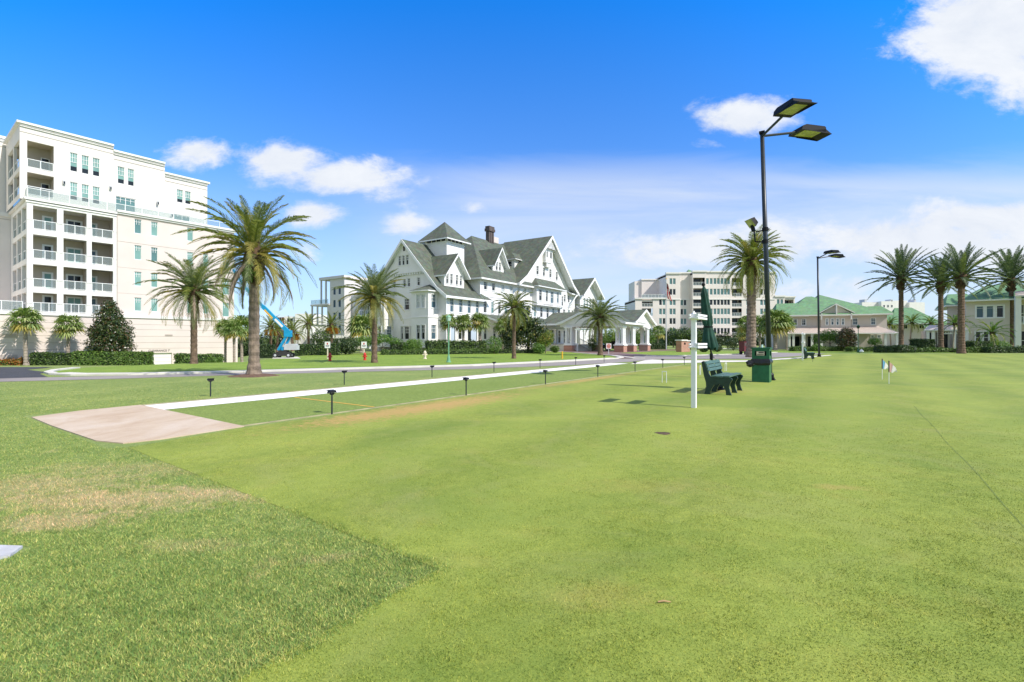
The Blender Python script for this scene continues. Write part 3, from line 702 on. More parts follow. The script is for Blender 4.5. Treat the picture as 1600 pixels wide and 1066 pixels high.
# ---- seven storey block in the distance
def far_block():
    k=150/F; X=lambda px:(px-800)*k; Z=lambda py:CH+(533-py)*k
    t=thing('apartment_building','distant seven storey cream apartment block with rows of narrow windows behind the flagpole','apartment building',(0,150,0))
    S=FR((0,0),(1,0),(0,-1))
    rz=[Z(y) for y in (439.8,456.3,472.4,487,502,517.4)]
    def wn(pxs,rows,w=.9,h=1.9): return [(X(p)-w/2,X(p)+w/2,rz[r]-h/2,rz[r]+h/2) for p in pxs for r in rows]
    def bal(p0,p1,rows): return [(X(p0),X(p1),rz[r]-1.4,rz[r]+1.0) for r in rows]
    parts=[ # px0,px1,top py,offset, windows, balconies
     (992.5,1041,467.5,0,wn((1032,1037.5),(2,3,4,5)),bal(1003,1020,(2,3,4,5))),
     (1041,1063,428,0,wn((1048.2,1053.5),range(6)),[]),
     (1063,1080,427,-.8,wn((1067,1072),(2,3,4,5)),[]),
     (1080,1101,426,1.2,[],bal(1080.8,1099,range(6))),
     (1101,1141.5,426,.4,wn((1104.5,1110.4,1116.2,1121.7,1127.3,1132.5,1137.5),range(6)),[]),
     (1141.5,1161,427,0,[],bal(1143.5,1159,range(6))),
     (1161,1211,427,0,wn((1168.2,),(2,3,4,5))+wn((1190,1195.5),range(6)),[]),
     (1211,1226,464,0,wn((1206+1,1212.5) if False else (1216,1221.5),(2,3)),[]),
     (1226,1245,464.5,-1,[],bal(1227,1243,(2,)))]
    wm=MB(); tr=MB(); al=[];bl=[]
    for p0,p1,ty,off,w,b in parts:
        fr=(lambda o:(lambda a,c,z:S(a,c+o,z)))(off)
        wallmesh(wm,fr,X(p0),X(p1),0,Z(ty),[o for o in w if o[0]>X(p0) and o[1]<X(p1)]+b,.25)
        for s in (p0,p1): wm.add([fr(X(s),0,0),fr(X(s),-14,0),fr(X(s),-14,Z(ty)),fr(X(s),0,Z(ty))],[(0,1,2,3)])
        wm.fbox(fr,X(p0),X(p1),-14,-.26,Z(ty)-.8,Z(ty)-.3)
        tr.fbox(fr,X(p0)-.2,X(p1)+.2,-.5,.35,Z(ty),Z(ty)+.45)
        if ty<440: tr.fbox(fr,X(p0)+.01,X(p1)-.01,.003,.15,14.2,14.5)
        al+=[(fr,o) for o in w if o[0]>X(p0) and o[1]<X(p1)]; bl+=[(fr,o) for o in b]
        if b:
            for o in b: wm.fbox(fr,o[0]-.1,o[1]+.1,-2.2,-2.0,o[2],o[3]+.1,1)
    # set back upper storeys on the left
    up=lambda a,c,z:S(a,c-9,z); wallmesh(wm,up,X(1003),X(1041)+2,13,Z(434),[],.1)
    wm.fbox(up,X(1014),X(1041)+1,-6,.6,13,Z(432.5))
    wm.add([up(X(1003),0,13),up(X(1003),-8,13),up(X(1003),-8,Z(434)),up(X(1003),0,Z(434))],[(0,1,2,3)])
    tr.fbox(up,X(1013),X(1041)+1,-6,.9,Z(432.5),Z(432.5)+.4)
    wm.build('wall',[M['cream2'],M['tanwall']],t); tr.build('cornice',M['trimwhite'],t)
    for i,(fr,o) in enumerate(al[:96]): window(t,fr,*o,1,1,'glass_teal' if i%3 else 'glass_dark',c=-.15,fw=.09)
    for fr,o in bl:
        mb=MB(); mb.fbox(fr,o[0]+.5,o[1]-.6,-2.0,-1.9,o[2],o[3]-.2); mb.build('balcony_door',M['glass_dark'],t)
        railing(t,fr,o[0],o[1],-.1,o[2],1.05,3)
    tf=lambda a,c,z:S(a,c-.2,z); railing(t,tf,X(1003),X(1040),-.1,Z(467.5)+.4,1.1,6)
    mb=MB(); mb.fbox(S,X(1120),X(1143),.5,4,3.0,3.5); mb.fbox(S,X(1124),X(1125),3,3.3,0,3.0); mb.fbox(S,X(1138),X(1139),3,3.3,0,3.0)
    mb.build('entrance_canopy',M['stucco_pink'],t)
    mb=MB(); mb.fbox(S,X(1124),X(1140),.02,.1,0,2.8); mb.build('entrance_door',M['glass_dark'],t)
    mb=MB(); x0,x1=X(1088),X(1118); mb2=[(x0,8,22.5),(x1,8,22.5),(x1,16,22.5),(x0,16,22.5)]; ap=((x0+x1)/2-1,12,25.4)
    for i in range(4): mb.slab([mb2[i],mb2[(i+1)%4],ap],.1)
    mb.build('roof_cap',[M['groof'],M['groof']],t)
far_block()

# ---- club house with green hip roofs (centre right)
def along(px0,D0,ang):
    P=Vector(AT(px0,D0)); d=Vector((math.cos(ang),math.sin(ang)))
    def X(px): r=(px-800)/F; return (r*P.y-P.x)/(d.x-r*d.y)
    return P,X
def club():
    k=80/F; P,X=along(1304,80,R(-20)); Z=lambda py:CH+(533-py)*k
    t=thing('clubhouse','two storey cream clubhouse with bright green hip roof and pink metal veranda roof','clubhouse',(P.x,P.y,0),R(-20))
    S=FR((0,0),(1,0),(0,-1)); RM=[M['groof'],M['trimwhite']]
    wo=[(X(a),X(b),Z(508),Z(498)) for a,b in ((1239,1245.5),(1253,1259),(1289,1292.6),(1297.2,1301.5),(1305.3,1309.3),(1313.7,1317.6),(1332.5,1340),(1361,1368))]
    lo=[(X(1361),X(1365.5),Z(528),Z(524)),(X(1371),X(1376),Z(528),Z(524))]
    mb=MB(); wallmesh(mb,S,X(1214),X(1386),0,Z(491),wo+lo+[(X(1234),X(1252),0.05,Z(525)),(X(1262),X(1275),.05,Z(525))],.14,back=None)
    mb.fbox(S,X(1232),X(1278),-1.3,-1.2,0,Z(522))
    mb.add([(X(1386),0,0),(X(1386),14,0),(X(1386),14,Z(491)),(X(1386),0,Z(491))],[(0,1,2,3)]); mb.add([(X(1214),0,0),(X(1214),14,0),(X(1214),14,Z(491)),(X(1214),0,Z(491))],[(0,1,2,3)])
    mb.fbox(S,X(1281.5),X(1328),.0,.5,Z(514),Z(491.3)); mb.add([S(X(1279),.62,Z(491.5)),S(X(1331),.62,Z(491.5)),S(X(1304),.62,Z(476))],[(0,1,2)])
    mb.build('wall',M['cream'],t)
    f5=lambda a,c,z:S(a,c+.5,z)
    for i,o in enumerate(wo+lo):
        window(t,f5 if 2<=i<=5 else S,*o,2 if o[1]-o[0]>.5 else 1,2,'glass_blue' if i>1 else 'glass_dark',surround=.07,proud=2<=i<=5,topcols=2)
    mb=MB(); mb.fbox(S,X(1235),X(1251),-1.1,-1.05,0,Z(526)); mb.fbox(S,X(1262),X(1275),-1.1,-1.05,0,Z(526)); mb.build('veranda_door',M['glass_dark'],t)
    mb=MB(); ze=Z(492)
    x0,x1=X(1226),X(1391)
    hip(mb,x0,X(1360),-1.2,15,ze,Z(457.5),X(1252)+2.0,X(1283),6.5,.2)
    hip(mb,X(1262),x1,-1.0,18,ze+.05,Z(455)+.2,X(1300),X(1302),9,.2)
    hip(mb,X(1212),X(1262),-.8,12,ze-.1,Z(470),X(1219),X(1255),4,.2)
    mb.slab([(X(1277),-.95,ze+.3),(X(1304),-.95,Z(475)),(X(1304),3.5,Z(475)),(X(1277),0,ze+.3)],.15); mb.slab([(X(1304),-.95,Z(475)),(X(1333),-.95,ze+.3),(X(1333),0,ze+.3),(X(1304),3.5,Z(475))],.15)
    mb.build('roof',RM,t)
    mb=MB(); 
    mb.slab([(X(1224),-3.4,Z(521)),(X(1392),-3.4,Z(521)),(X(1372),-.02,Z(510.5)),(X(1238),-.02,Z(510.5))],.14,0,1)
    for i in range(60):
        a=X(1228)+i*.3
        if a<X(1384): mb.add([(a,-3.38,Z(521)+.05),(a+.03,-3.38,Z(521)+.05),(a+.03,-.5,Z(512)+.05),(a,-.5,Z(512)+.05),(a,-3.38,Z(521)),(a+.03,-3.38,Z(521)),(a+.03,-.5,Z(512)),(a,-.5,Z(512))],[(0,1,2,3),(0,1,5,4),(3,0,4,7),(1,2,6,5)])
    mb.build('veranda_roof',[M['droof'],M['trimwhite']],t)
    for px in (1228,1234,1250,1262,1276,1300,1330,1372,1389): mb=MB(); mb.box(X(px)-.16,X(px)+.16,-3.2,-2.9,0,Z(522)); mb.build('veranda_column',M['trimwhite'],t)
    mb=MB()
    for px in (1281,1304,1327): mb.fbox(S,X(px)-.08,X(px)+.08,.51,1.2,Z(500) if px!=1304 else Z(492),Z(490) if px!=1304 else Z(477))
    mb.build('gable_bracket',M['trimwhite'],t)
    return
def rear_house():
    RM=[M['groof'],M['trimwhite']]
    P,X2=along(1420,108,R(-30)); b=thing('house','low house with green hip roof behind the leaning coconut palms','house',(P.x,P.y,0),R(-30))
    k=108/F; Z2=lambda py:CH+(533-py)*k
    mb=MB(); mb.box(X2(1372),X2(1472),0,12,0,Z2(508)); mb.build('wall',M['cream'],b)
    mb=MB(); hip(mb,X2(1345),X2(1425),-1,12,Z2(505),Z2(475),X2(1360),X2(1382),5,.2); hip(mb,X2(1392),X2(1470),-2.2,13,Z2(506),Z2(479),X2(1404),X2(1432),5,.2); mb.slab([(X2(1440),-3,Z2(512)),(X2(1490),-3,Z2(512)),(X2(1480),0,Z2(503)),(X2(1440),0,Z2(503))],.2)
    mb.build('roof',RM,b)
    frh=FR((0,0),(1,0),(0,-1))
    for px in (1392,1410,1436,1456): window(b,frh,X2(px),X2(px+8),Z2(514),Z2(504),2,2,'glass_dark',proud=True)
club(); rear_house()
def right_house():
    k=70/F; P,X=along(1545,70,R(-35.3)); Z=lambda py:CH+(533-py)*k
    t=thing('clubhouse','cream two storey building with green roof and blue tinted windows at the right edge','clubhouse',(P.x,P.y,0),R(-35.3))
    S=FR((0,0),(1,0),(0,-1)); RM=[M['groof'],M['trimwhite']]
    up=[(X(a),X(b),Z(496.5),Z(478)) for a,b in ((1525.3,1537),(1541,1552.7),(1556.8,1568.3))]
    lo=[(X(a),X(b),Z(537),Z(518)) for a,b in ((1524,1532.5),(1536.5,1545),(1546,1557))]
    mb=MB(); wallmesh(mb,S,X(1509),X(1578),0,Z(468.5),up+lo,.14)
    mb.add([(X(1509),0,0),(X(1509),14,0),(X(1509),14,Z(468.5)),(X(1509),0,Z(468.5))],[(0,1,2,3)])
    re=lambda a,c,z:S(a,c-2.5,z)
    wallmesh(mb,re,X(1484),X(1509)+.1,0,Z(473),[],.1); wallmesh(mb,re,X(1578)-.1,X(1660),0,Z(468.5),[(X(1590),X(1600),Z(504),Z(476)),(X(1602),X(1612),Z(504),Z(476)),(X(1590),X(1612),.05,Z(517))],.14)
    mb.add([(X(1578),0,0),(X(1578),2.5,0),(X(1578),2.5,Z(468.5)),(X(1578),0,Z(468.5))],[(0,1,2,3)])
    # single storey porch on the left
    wallmesh(mb,S,X(1446),X(1484),0,Z(516),[(X(1448),X(1455),.05,Z(519)),(X(1463),X(1470),.05,Z(519)),(X(1474),X(1481),.05,Z(519))],.14)
    mb.add([(X(1446),0,0),(X(1446),6,0),(X(1446),6,Z(516)),(X(1446),0,Z(516))],[(0,1,2,3)])
    mb.build('wall',M['cream'],t)
    mb=MB(); mb.fbox(S,X(1446)+.1,X(1484),-.6,-.5,0,Z(517)); mb.build('porch_door',M['glass_dark'],t)
    for i,o in enumerate(up): window(t,S,*o,1,1,'glass_dark' if i==2 else 'glass_blue',surround=.12,topcols=1,fw=.07)
    for o in lo: window(t,S,*o,1,2,'glass_dark',surround=.1,fw=.07)
    for o in ((X(1590),X(1600),Z(504),Z(476)),(X(1602),X(1612),Z(504),Z(476)),(X(1590),X(1612),.05,Z(517))): window(t,re,*o,2,2,'glass_dark',fw=.08)
    mb=MB(); hip(mb,X(1501),X(1690),-1.0,18,Z(468.5),Z(438),X(1563),X(1620),8.5,.22); hip(mb,X(1480),X(1530),1.6,14,Z(474),Z(452),X(1492),X(1525),7,.2)
    mb.build('roof',RM,t)
    mb=MB(); mb.slab([(X(1440),-2.6,Z(515)),(X(1508),-2.6,Z(515)),(X(1508),.0,Z(507)),(X(1452),.0,Z(507))],.16,0,1)
    mb.slab([(X(1580),-2.0,Z(465)),(X(1680),-2.0,Z(465)),(X(1680),.6,Z(457)),(X(1588),.6,Z(457))],.16,0,1); mb.build('porch_roof',[M['droof'],M['trimwhite']],t)
    for px in (1447,1455,1464,1487,1506): mb=MB(); mb.box(X(px)-.17,X(px)+.17,-2.4,-2.06,0,Z(517)); mb.build('porch_column',M['trimwhite'],t)
    for px in (1586,1612): mb=MB(); mb.box(X(px)-.3,X(px)+.3,-1.7,-1.1,0,Z(466)); mb.build('porch_column',M['trimwhite'],t)
    mb=MB()
    mb.box(X(1464),X(1506),-2.3,-2.2,Z(522),Z(520.5))
    for i in range(14): mb.box(X(1466)+i*.28,X(1466)+i*.28+.07,-2.32,-2.18,Z(520.4),Z(518.4))
    mb.build('trellis',M['trimwhite'],t)
    fz=lambda a,c,z:S(a,c+1.2,z); railing(t,fz,X(1588),X(1640),0,Z(508),1.1,6)
right_house()
# ---- other background buildings
def resid():
    k=105/F; cx,cy=AT(538,105)
    ph=R(33.5)
    t=thing('apartment_building','grey shaded five storey building with open corner terraces left of the hotel','apartment building',(cx,cy,0),PI/2-ph)
    E_=FR((0,0),(0,1),(-1,0)); S=FR((0,0),(1,0),(0,-1))
    mb=MB(); lv=[3.2,6.0,8.8,11.6]
    wo=[(a,a+.9,z,z+1.7) for a in (1.2,3.0,) for z in lv]
    wallmesh(mb,E_,0,5,0,15.2,wo,.15); mb.add([(0,0,0),(14,0,0),(14,0,15.2),(0,0,15.2)],[(0,1,2,3)]); mb.add([(2,-.0,0),(2,-9,0),(2,-9,11),(2,0,11)],[(0,1,2,3)])
    mb.add([(2,-9,0),(14,-9,0),(14,-9,11),(2,-9,11)],[(0,1,2,3)]); mb.box(0.01,14,.2,5,14.8,15.1); mb.box(2.01,14,-9,0,10.7,11)
    mb.box(0,6,5,6.0,0,9.5); mb.build('wall',M['greywall'],t)
    mb=MB()
    mb.box(-.4,8,-.4,8.4,15.1,15.7); mb.box(-.3,8,5,11.8,9.4,9.75); mb.box(1.7,2,-9,-.01,11,11.4)
    mb.box(-.2,.1,7.9,8.2,9.7,15.1); mb.box(-.2,.1,6.2,6.5,9.7,15.1); mb.box(-.2,.1,11.3,11.6,5,9.4); mb.box(-.2,.1,9.3,9.6,5,9.4); mb.box(-.2,.1,7.6,7.9,5,9.4); mb.box(-.3,8,6.01,11.8,4.8,5.1)
    mb.build('terrace_frame',M['greywall'],t)
    for o in wo: window(t,E_,*o,1,1,'glass_dark',c=-.12)
    E2=FR((2,0),(0,1),(-1,0))
    for a in (-3,-6.0,-4.3,-7.2):
        for z in (4,6.9): window(t,E2,a,a+.8,z,z+1.6,1,2,'glass_dark',proud=True)
    e3=FR((-.2,0),(0,1),(-1,0)); railing(t,e3,5.2,11.5,.1,9.75,1,3)
    b=thing('guest_house','white building with stacked balconies between the date palm and the hotel','building',(AT(581,88)[0],88,0),PI/2-ph)
    mb=MB(); E3=FR((0,0),(0,1),(-1,0)); wallmesh(mb,E3,-4,4.5,0,9.3,[(.3,3.2,3.3,5.4),(.3,3.2,6.1,8.2)],1.2); mb.fbox(E3,0,3.4,-1.3,-1.21,3,8.4); mb.add([(0,4.5,0),(8,4.5,0),(8,4.5,9.3),(0,4.5,9.3)],[(0,1,2,3)]); mb.build('wall',M['white'],b)
    for z in (3.3,6.1):
        railing(b,E3,.3,3.2,.2,z,1,4); w=lambda a,c,zz:E3(a,c-1.2,zz); window(b,w,1.6,2.6,z,z+1.9,2,1,'glass_dark',proud=True)
    mb=MB(); mb.box(-.6,0,-.2,4.6,3.0,3.29); mb.box(-.6,0,-.2,4.6,5.8,6.09); mb.box(-.5,-.3,0,.2,0,9.3);mb.box(-.5,-.3,4.2,4.4,0,9.3); mb.build('balcony_slab',M['whitetrim'],b)
    mb=MB(); gable_roof_x(mb,-.9,10,0,5.2,9.1,12.5,.2); mb.build('roof',[M['hroof'],M['whitetrim']],b)
    # far white block
    c=thing('apartment_building','small far off white apartment block above the boom lift','apartment building',(0,200,0))
    k=200/F; X=lambda px:(px-800)*k; Z=lambda py:CH+(533-py)*k
    S0=FR((0,0),(1,0),(0,-1)); mb=MB()
    wo=[(X(a),X(a)+1.2,Z(y)-.8,Z(y)+.8) for a in (448,453,459.5) for y in (500.5,508,515.5)]
    wallmesh(mb,S0,X(444),X(462.5),0,Z(494.5),wo,.3); mb.box(X(462.5),X(490),-1,16,0,Z(490.3)); mb.box(X(490),X(508),1,16,0,Z(494.5)); mb.box(X(444),X(462),.31,16,Z(495.5),Z(494.6))
    mb.build('wall',M['trimwhite'],c)
    mb=MB(); mb.box(X(431.5),X(444)-.01,-.6,10,0,Z(496)); mb.build('tower_block',M['maroon'],c)
    for o in wo: window(c,S0,*o,1,1,'glass_dark',c=-.2,fw=.1)
    fo=FR((0,-.6),(1,0),(0,-1))
    for y in (502,509,516): railing(c,fo,X(432),X(443.8),.3,Z(y)-.9,1.1,2); window(c,fo,X(434),X(441),Z(y),Z(y)+1.6,2,1,'glass_dark',proud=True)
    d=thing('flat_roofed_building','plain white flat roofed building rising behind the green roofs','building',(0,190,0))
    k=190/F
    mb=MB()
    for a,b_,y,o in ((1347,1371,472.5,0),(1371,1394,471.5,-2),(1394,1421,469.5,1),(1421,1445,472.5,0),(1200,1215,464,4)):
        if a==1200: continue
        mb.box(X2(a,k),X2(b_,k),o,o+14,0,CH+(533-y)*k)
    mb.build('wall',M['trimwhite'],d)
    mb=MB(); 
    for a in (1354,1395,1432): mb.box(X2(a,k),X2(a+3,k),-.0+1,4,CH+(533-472)*k,CH+(533-467.5)*k)
    mb.build('roof_plant',M['greyp'],d)
    wd=FR((0,-2.0),(1,0),(0,-1))
    for a in (1374,1380,1386): window(d,wd,X2(a,k),X2(a+2.5,k),CH+52*k,CH+56*k,1,1,'glass_dark',proud=True)
    # low carport
    e=thing('carport','low white flat roofed carport behind the clipped hedge','carport',(0,85,0))
    k=85/F
    mb=MB(); mb.box(X2(476,k),X2(565,k),-3,3,CH+(533-528.5)*k,CH+(533-524.5)*k); mb.build('roof',M['trimwhite'],e)
    mb=MB(); mb.box(X2(430,k),X2(565,k),2,2.3,-.5,CH+(533-529)*k-.02); mb.build('back_wall',M['greywall'],e)
    mb=MB()
    for px in range(478,564,12): mb.box(X2(px,k),X2(px,k)+.2,-2.8,-2.6,-1,CH+(533-528.5)*k)
    mb.build('posts',M['trimwhite'],e)
def X2(px,k): return (px-800)*k
resid()
# ================================================================ PLANTS
def frond(mb,base,az,elev,Lr,bend,nl,ll,lw,rng,mi=0,vee=.5,twist=0.0,hang=0.0):
    """one feather leaf: curved rachis with two rows of narrow leaflets"""
    ca,sa=math.cos(az),math.sin(az); p=Vector(base); ns=9; pts=[p.copy()]; dirs=[]
    for i in range(ns):
        f=(i+.5)/ns; e=elev-bend*(f**1.35)
        d=Vector((ca*math.cos(e),sa*math.cos(e),math.sin(e))); d.normalize(); dirs.append(d); p=p+d*(Lr/ns); pts.append(p.copy())
    side=Vector((-sa,ca,0))
    mb.tube([pts[0],pts[3],pts[6],pts[9]],[.028*Lr/2,.018*Lr/2,.012*Lr/2,.004],4,False,mi)
    vs=[];fs=[]
    for s in (-1,1):
        for k in range(nl):
            f=.12+.88*(k+rng.random()*.6)/nl; x=min(f*ns,ns-.001); i=int(x); q=pts[i].lerp(pts[i+1],x-i); d=dirs[i]
            up=side.cross(d)*-1
            if up.z<0 and abs(d.z)<.95: up=-up
            l=ll*(math.sin(PI*min(1,(f*.86+.12)))**.6)*(.8+.35*rng.random())
            v=(side*s*(.75)+d*(.68+.5*f)+up*(vee*(.5+rng.random()*.8))); v.normalize()
            v.z-=hang*(.6+.6*rng.random()); v.normalize()
            tip=q+v*l; tip.z-=l*(.10+.24*rng.random()); mid=q+v*l*.5
            w=d*lw*(.8+.4*rng.random())
            b=len(vs); vs+= [q-w*.4,q+w*.4,mid+w*.5,tip,mid-w*.5]; fs.append((b,b+1,b+2,b+3,b+4))
    mb.add(vs,fs,mi)
def phoenix(name,label,loc,H,r,Lf,nf=46,mats=('frondA','frondY','frondT','frondA'),seed=1,trunkm='trunk',old=.22,dead=4,cone=1.0,nl=34,group=None,cat='palm tree',lean=(0,0),up=1.35,low=-.75,bulb=1.25,fruit=0,flare=1.25,ll=.3,lw=.022):
    rng=random.Random(seed); t=thing(name,label,cat,loc,0,group)
    lx,ly=lean; n=int(max(14,H*7)); path=[];rad=[]
    for i in range(n+1):
        f=i/n; path.append((lx*f*f,ly*f*f,H*f-.05)); fl=1+(flare-1)*max(0,1-f*7)
        rad.append(r*fl*(1.04 if i%2 else .95)*(1+.03*rng.uniform(-1,1))*(1-.1*f))
    mb=MB(); mb.tube(path,rad,12); mb.build('trunk',M[trunkm],t)
    top=Vector((lx,ly,H))
    mb=MB(); hb=.34*Lf*bulb*.55
    prof=[(r*.9,-hb*1.1),(r*1.25*bulb**.4,-hb*.6),(r*1.5*bulb**.5,-hb*.1),(r*1.45,hb*.35),(r*.8,hb*.8)]
    vs=[]
    mb.lathe([(a,b+H) for a,b in prof],12,(lx,ly),f=lambda a,z:1+.12*math.sin(a*5+z*23))
    # cut leaf bases
    for i in range(60):
        a=rng.random()*2*PI; z=H-hb*1.1+rng.random()*hb*1.5; rr=r*1.15
        d=Vector((math.cos(a),math.sin(a),.9)); q=Vector((lx+rr*math.cos(a),ly+rr*math.sin(a),z)); mb.tube([q-d*.05,q+d*(.06+.1*rng.random())*Lf*.45],[.035*Lf*.5,.02*Lf*.5],4)
    mb.build('leaf_base',M['boot'],t)
    mb=MB()
    for i in range(nf):
        f=(i+.5)/nf; az=i*2.39996+rng.uniform(-.25,.25)
        el=up-(up-low)*(f**1.2)+rng.uniform(-.1,.1)
        L_=Lf*(.82+.22*rng.random())*(.8+.2*min(1,f*3)); bend=(.62+.85*f)*cone*(.85+.3*rng.random())
        mi=0
        if f>1-old: mi=1 if rng.random()<.75 else 0
        elif rng.random()<.12: mi=1
        if rng.random()<.25: mi=3 if mi==0 else mi
        c=top+Vector((math.cos(az),math.sin(az),0))*r*.5+Vector((0,0,hb*.5*(1-f)))
        frond(mb,c,az,el,L_,bend,nl,ll*Lf/2.4,lw*Lf/2.4*(34/nl),rng,mi,.45,0,.05+.25*f)
    for i in range(dead):
        az=rng.random()*2*PI; frond(mb,top+Vector((math.cos(az),math.sin(az),-.3))*r,az,-.35-.4*rng.random(),Lf*(.6+.3*rng.random()),1.05,nl,ll*.6*Lf/2.4,lw*1.2*Lf/2.4,rng,2,.1,0,.9)
    mb.build('crown',[M[m] for m in mats],t)
    if fruit:
        for i in range(fruit):
            fb=MB(); az=rng.random()*2*PI; q=top+Vector((math.cos(az),math.sin(az),0))*r*1.3
            for j in range(120):
                p=q+Vector((math.cos(az)*.35+rng.gauss(0,.11),math.sin(az)*.35+rng.gauss(0,.11),-.2-rng.random()*.7))*Lf*.45; s=.035*Lf
                fb.add([p,p+Vector((s,0,s)),p+Vector((0,s,-s)),p+Vector((-s,0,.3*s))],[(0,1,2,3)])
            fb.build('fruit_cluster',M['fruit'],t)
    return t
def sabal(label,loc,H,r,R_,n=26,seed=1,group=None,old=.2,cat='palm tree',name='sabal_palm',skirt=0):
    rng=random.Random(seed); t=thing(name,label,cat,loc,rng.random()*6,group)
    mb=MB(); k=int(H*6)+4; lx=rng.uniform(-.12,.12)
    mb.tube([(lx*(i/k)**2*H*.4,0,H*i/k-.05) for i in range(k+1)],[r*(1.1 if i%2 else .93)*(1.25 if i<2 else 1)*(1.18 if i>k*.7 else 1) for i in range(k+1)],9); mb.build('trunk',M['trunkg'],t)
    mb=MB(); top=Vector((lx*H*.4,0,H))
    for i in range(n):
        f=(i+.5)/n; az=i*2.4+rng.uniform(-.3,.3); el=1.25-1.95*f+rng.uniform(-.15,.15)
        d=Vector((math.cos(az)*math.cos(el),math.sin(az)*math.cos(el),math.sin(el)))
        pl=R_*(.38+.14*rng.random()); q=top+d*pl; q.z-=.08*R_*f
        mb.tube([top,q],[.02*R_,.012*R_],4,False,0)
        side=Vector((-math.sin(az),math.cos(az),0)); nr=side.cross(d); mi=1 if (f>1-old and rng.random()<.7) else 0
        m=17; vs=[];fs=[]
        for j in range(m):
            a=(j/(m-1)-.5)*3.9; l=R_*.62*(.65+.35*math.cos(a*.5))*(.85+.3*rng.random())
            v=d*math.cos(a)+side*math.sin(a); w=(d*-math.sin(a)+side*math.cos(a))*R_*.05
            mid=q+v*l*.55+nr*(.05*R_*(1 if j%2 else -1)); tip=q+v*l; tip.z-=l*(.22+.3*rng.random())
            b=len(vs); vs+=[q,mid-w,tip,mid+w]; fs.append((b,b+1,b+2,b+3))
        mb.add(vs,fs,mi)
    mb.build('crown',[M['sabal'],M['frondY']],t)
    return t
def leaves(mb,blobs,n,size,rng,shell=.55,mi=0,flat=0.0,mi2=None,p2=0):
    tot=sum(b[3]*b[4]*b[5] for b in blobs)**.67
    ws=[(b[3]*b[4]*b[5])**.67 for b in blobs]; W=sum(ws)
    for b,w in zip(blobs,ws):
        for _ in range(int(n*w/W)+1):
            while True:
                v=Vector((rng.uniform(-1,1),rng.uniform(-1,1),rng.uniform(-1,1)))
                if .05<v.length<1: break
            v.normalize(); rr=shell+(1-shell)*rng.random()**.6; rr*=1+.12*math.sin(v.x*7+b[0]*3)*math.sin(v.z*6+b[1])+.06*math.sin(v.y*15)
            p=Vector((b[0]+v.x*b[3]*rr,b[1]+v.y*b[4]*rr,b[2]+v.z*b[5]*rr))
            d=Vector((v.x+rng.gauss(0,.7),v.y+rng.gauss(0,.7),v.z+rng.gauss(0,.7)+flat)); d.normalize()
            a=d.orthogonal(); a.normalize(); a=Matrix.Rotation(rng.random()*6.28,3,d)@a; c=d.cross(a)
            s=size*(.6+.8*rng.random())
            mb.add([p-a*s,p+c*s*.45-a*s*.1,p+a*s,p-c*s*.45+a*s*.1],[(0,1,2,3)],mi2 if (mi2 is not None and rng.random()<p2) else mi)
def tree(name,label,loc,blobs,n,size,seed,trunk=(0.1,2.0),mats=('bush',),cat='tree',group=None,shell=.5,mi2=None,p2=0,limbs=True,trunkname='trunk'):
    rng=random.Random(seed); t=thing(name,label,cat,loc,0,group)
    mb=MB(); r,h=trunk
    mb.tube([(0,0,-.1),(r*.3,0,h*.3),(-r*.2,r*.3,h*.7),(0,0,h)],[r*1.3,r,r*.8,r*.6],7)
    if limbs:
        for b in blobs: mb.tube([(0,0,h*.55),(b[0]*.5,b[1]*.5,(b[2]+h*.55)*.5+.05),(b[0],b[1],b[2])],[r*.55,r*.35,r*.12],5)
    mb.build(trunkname,M['bark'],t)
    mb=MB(); leaves(mb,blobs,n,size,rng,shell,0,0,mi2,p2); mb.build('crown',[M[m] for m in mats],t)
    return t
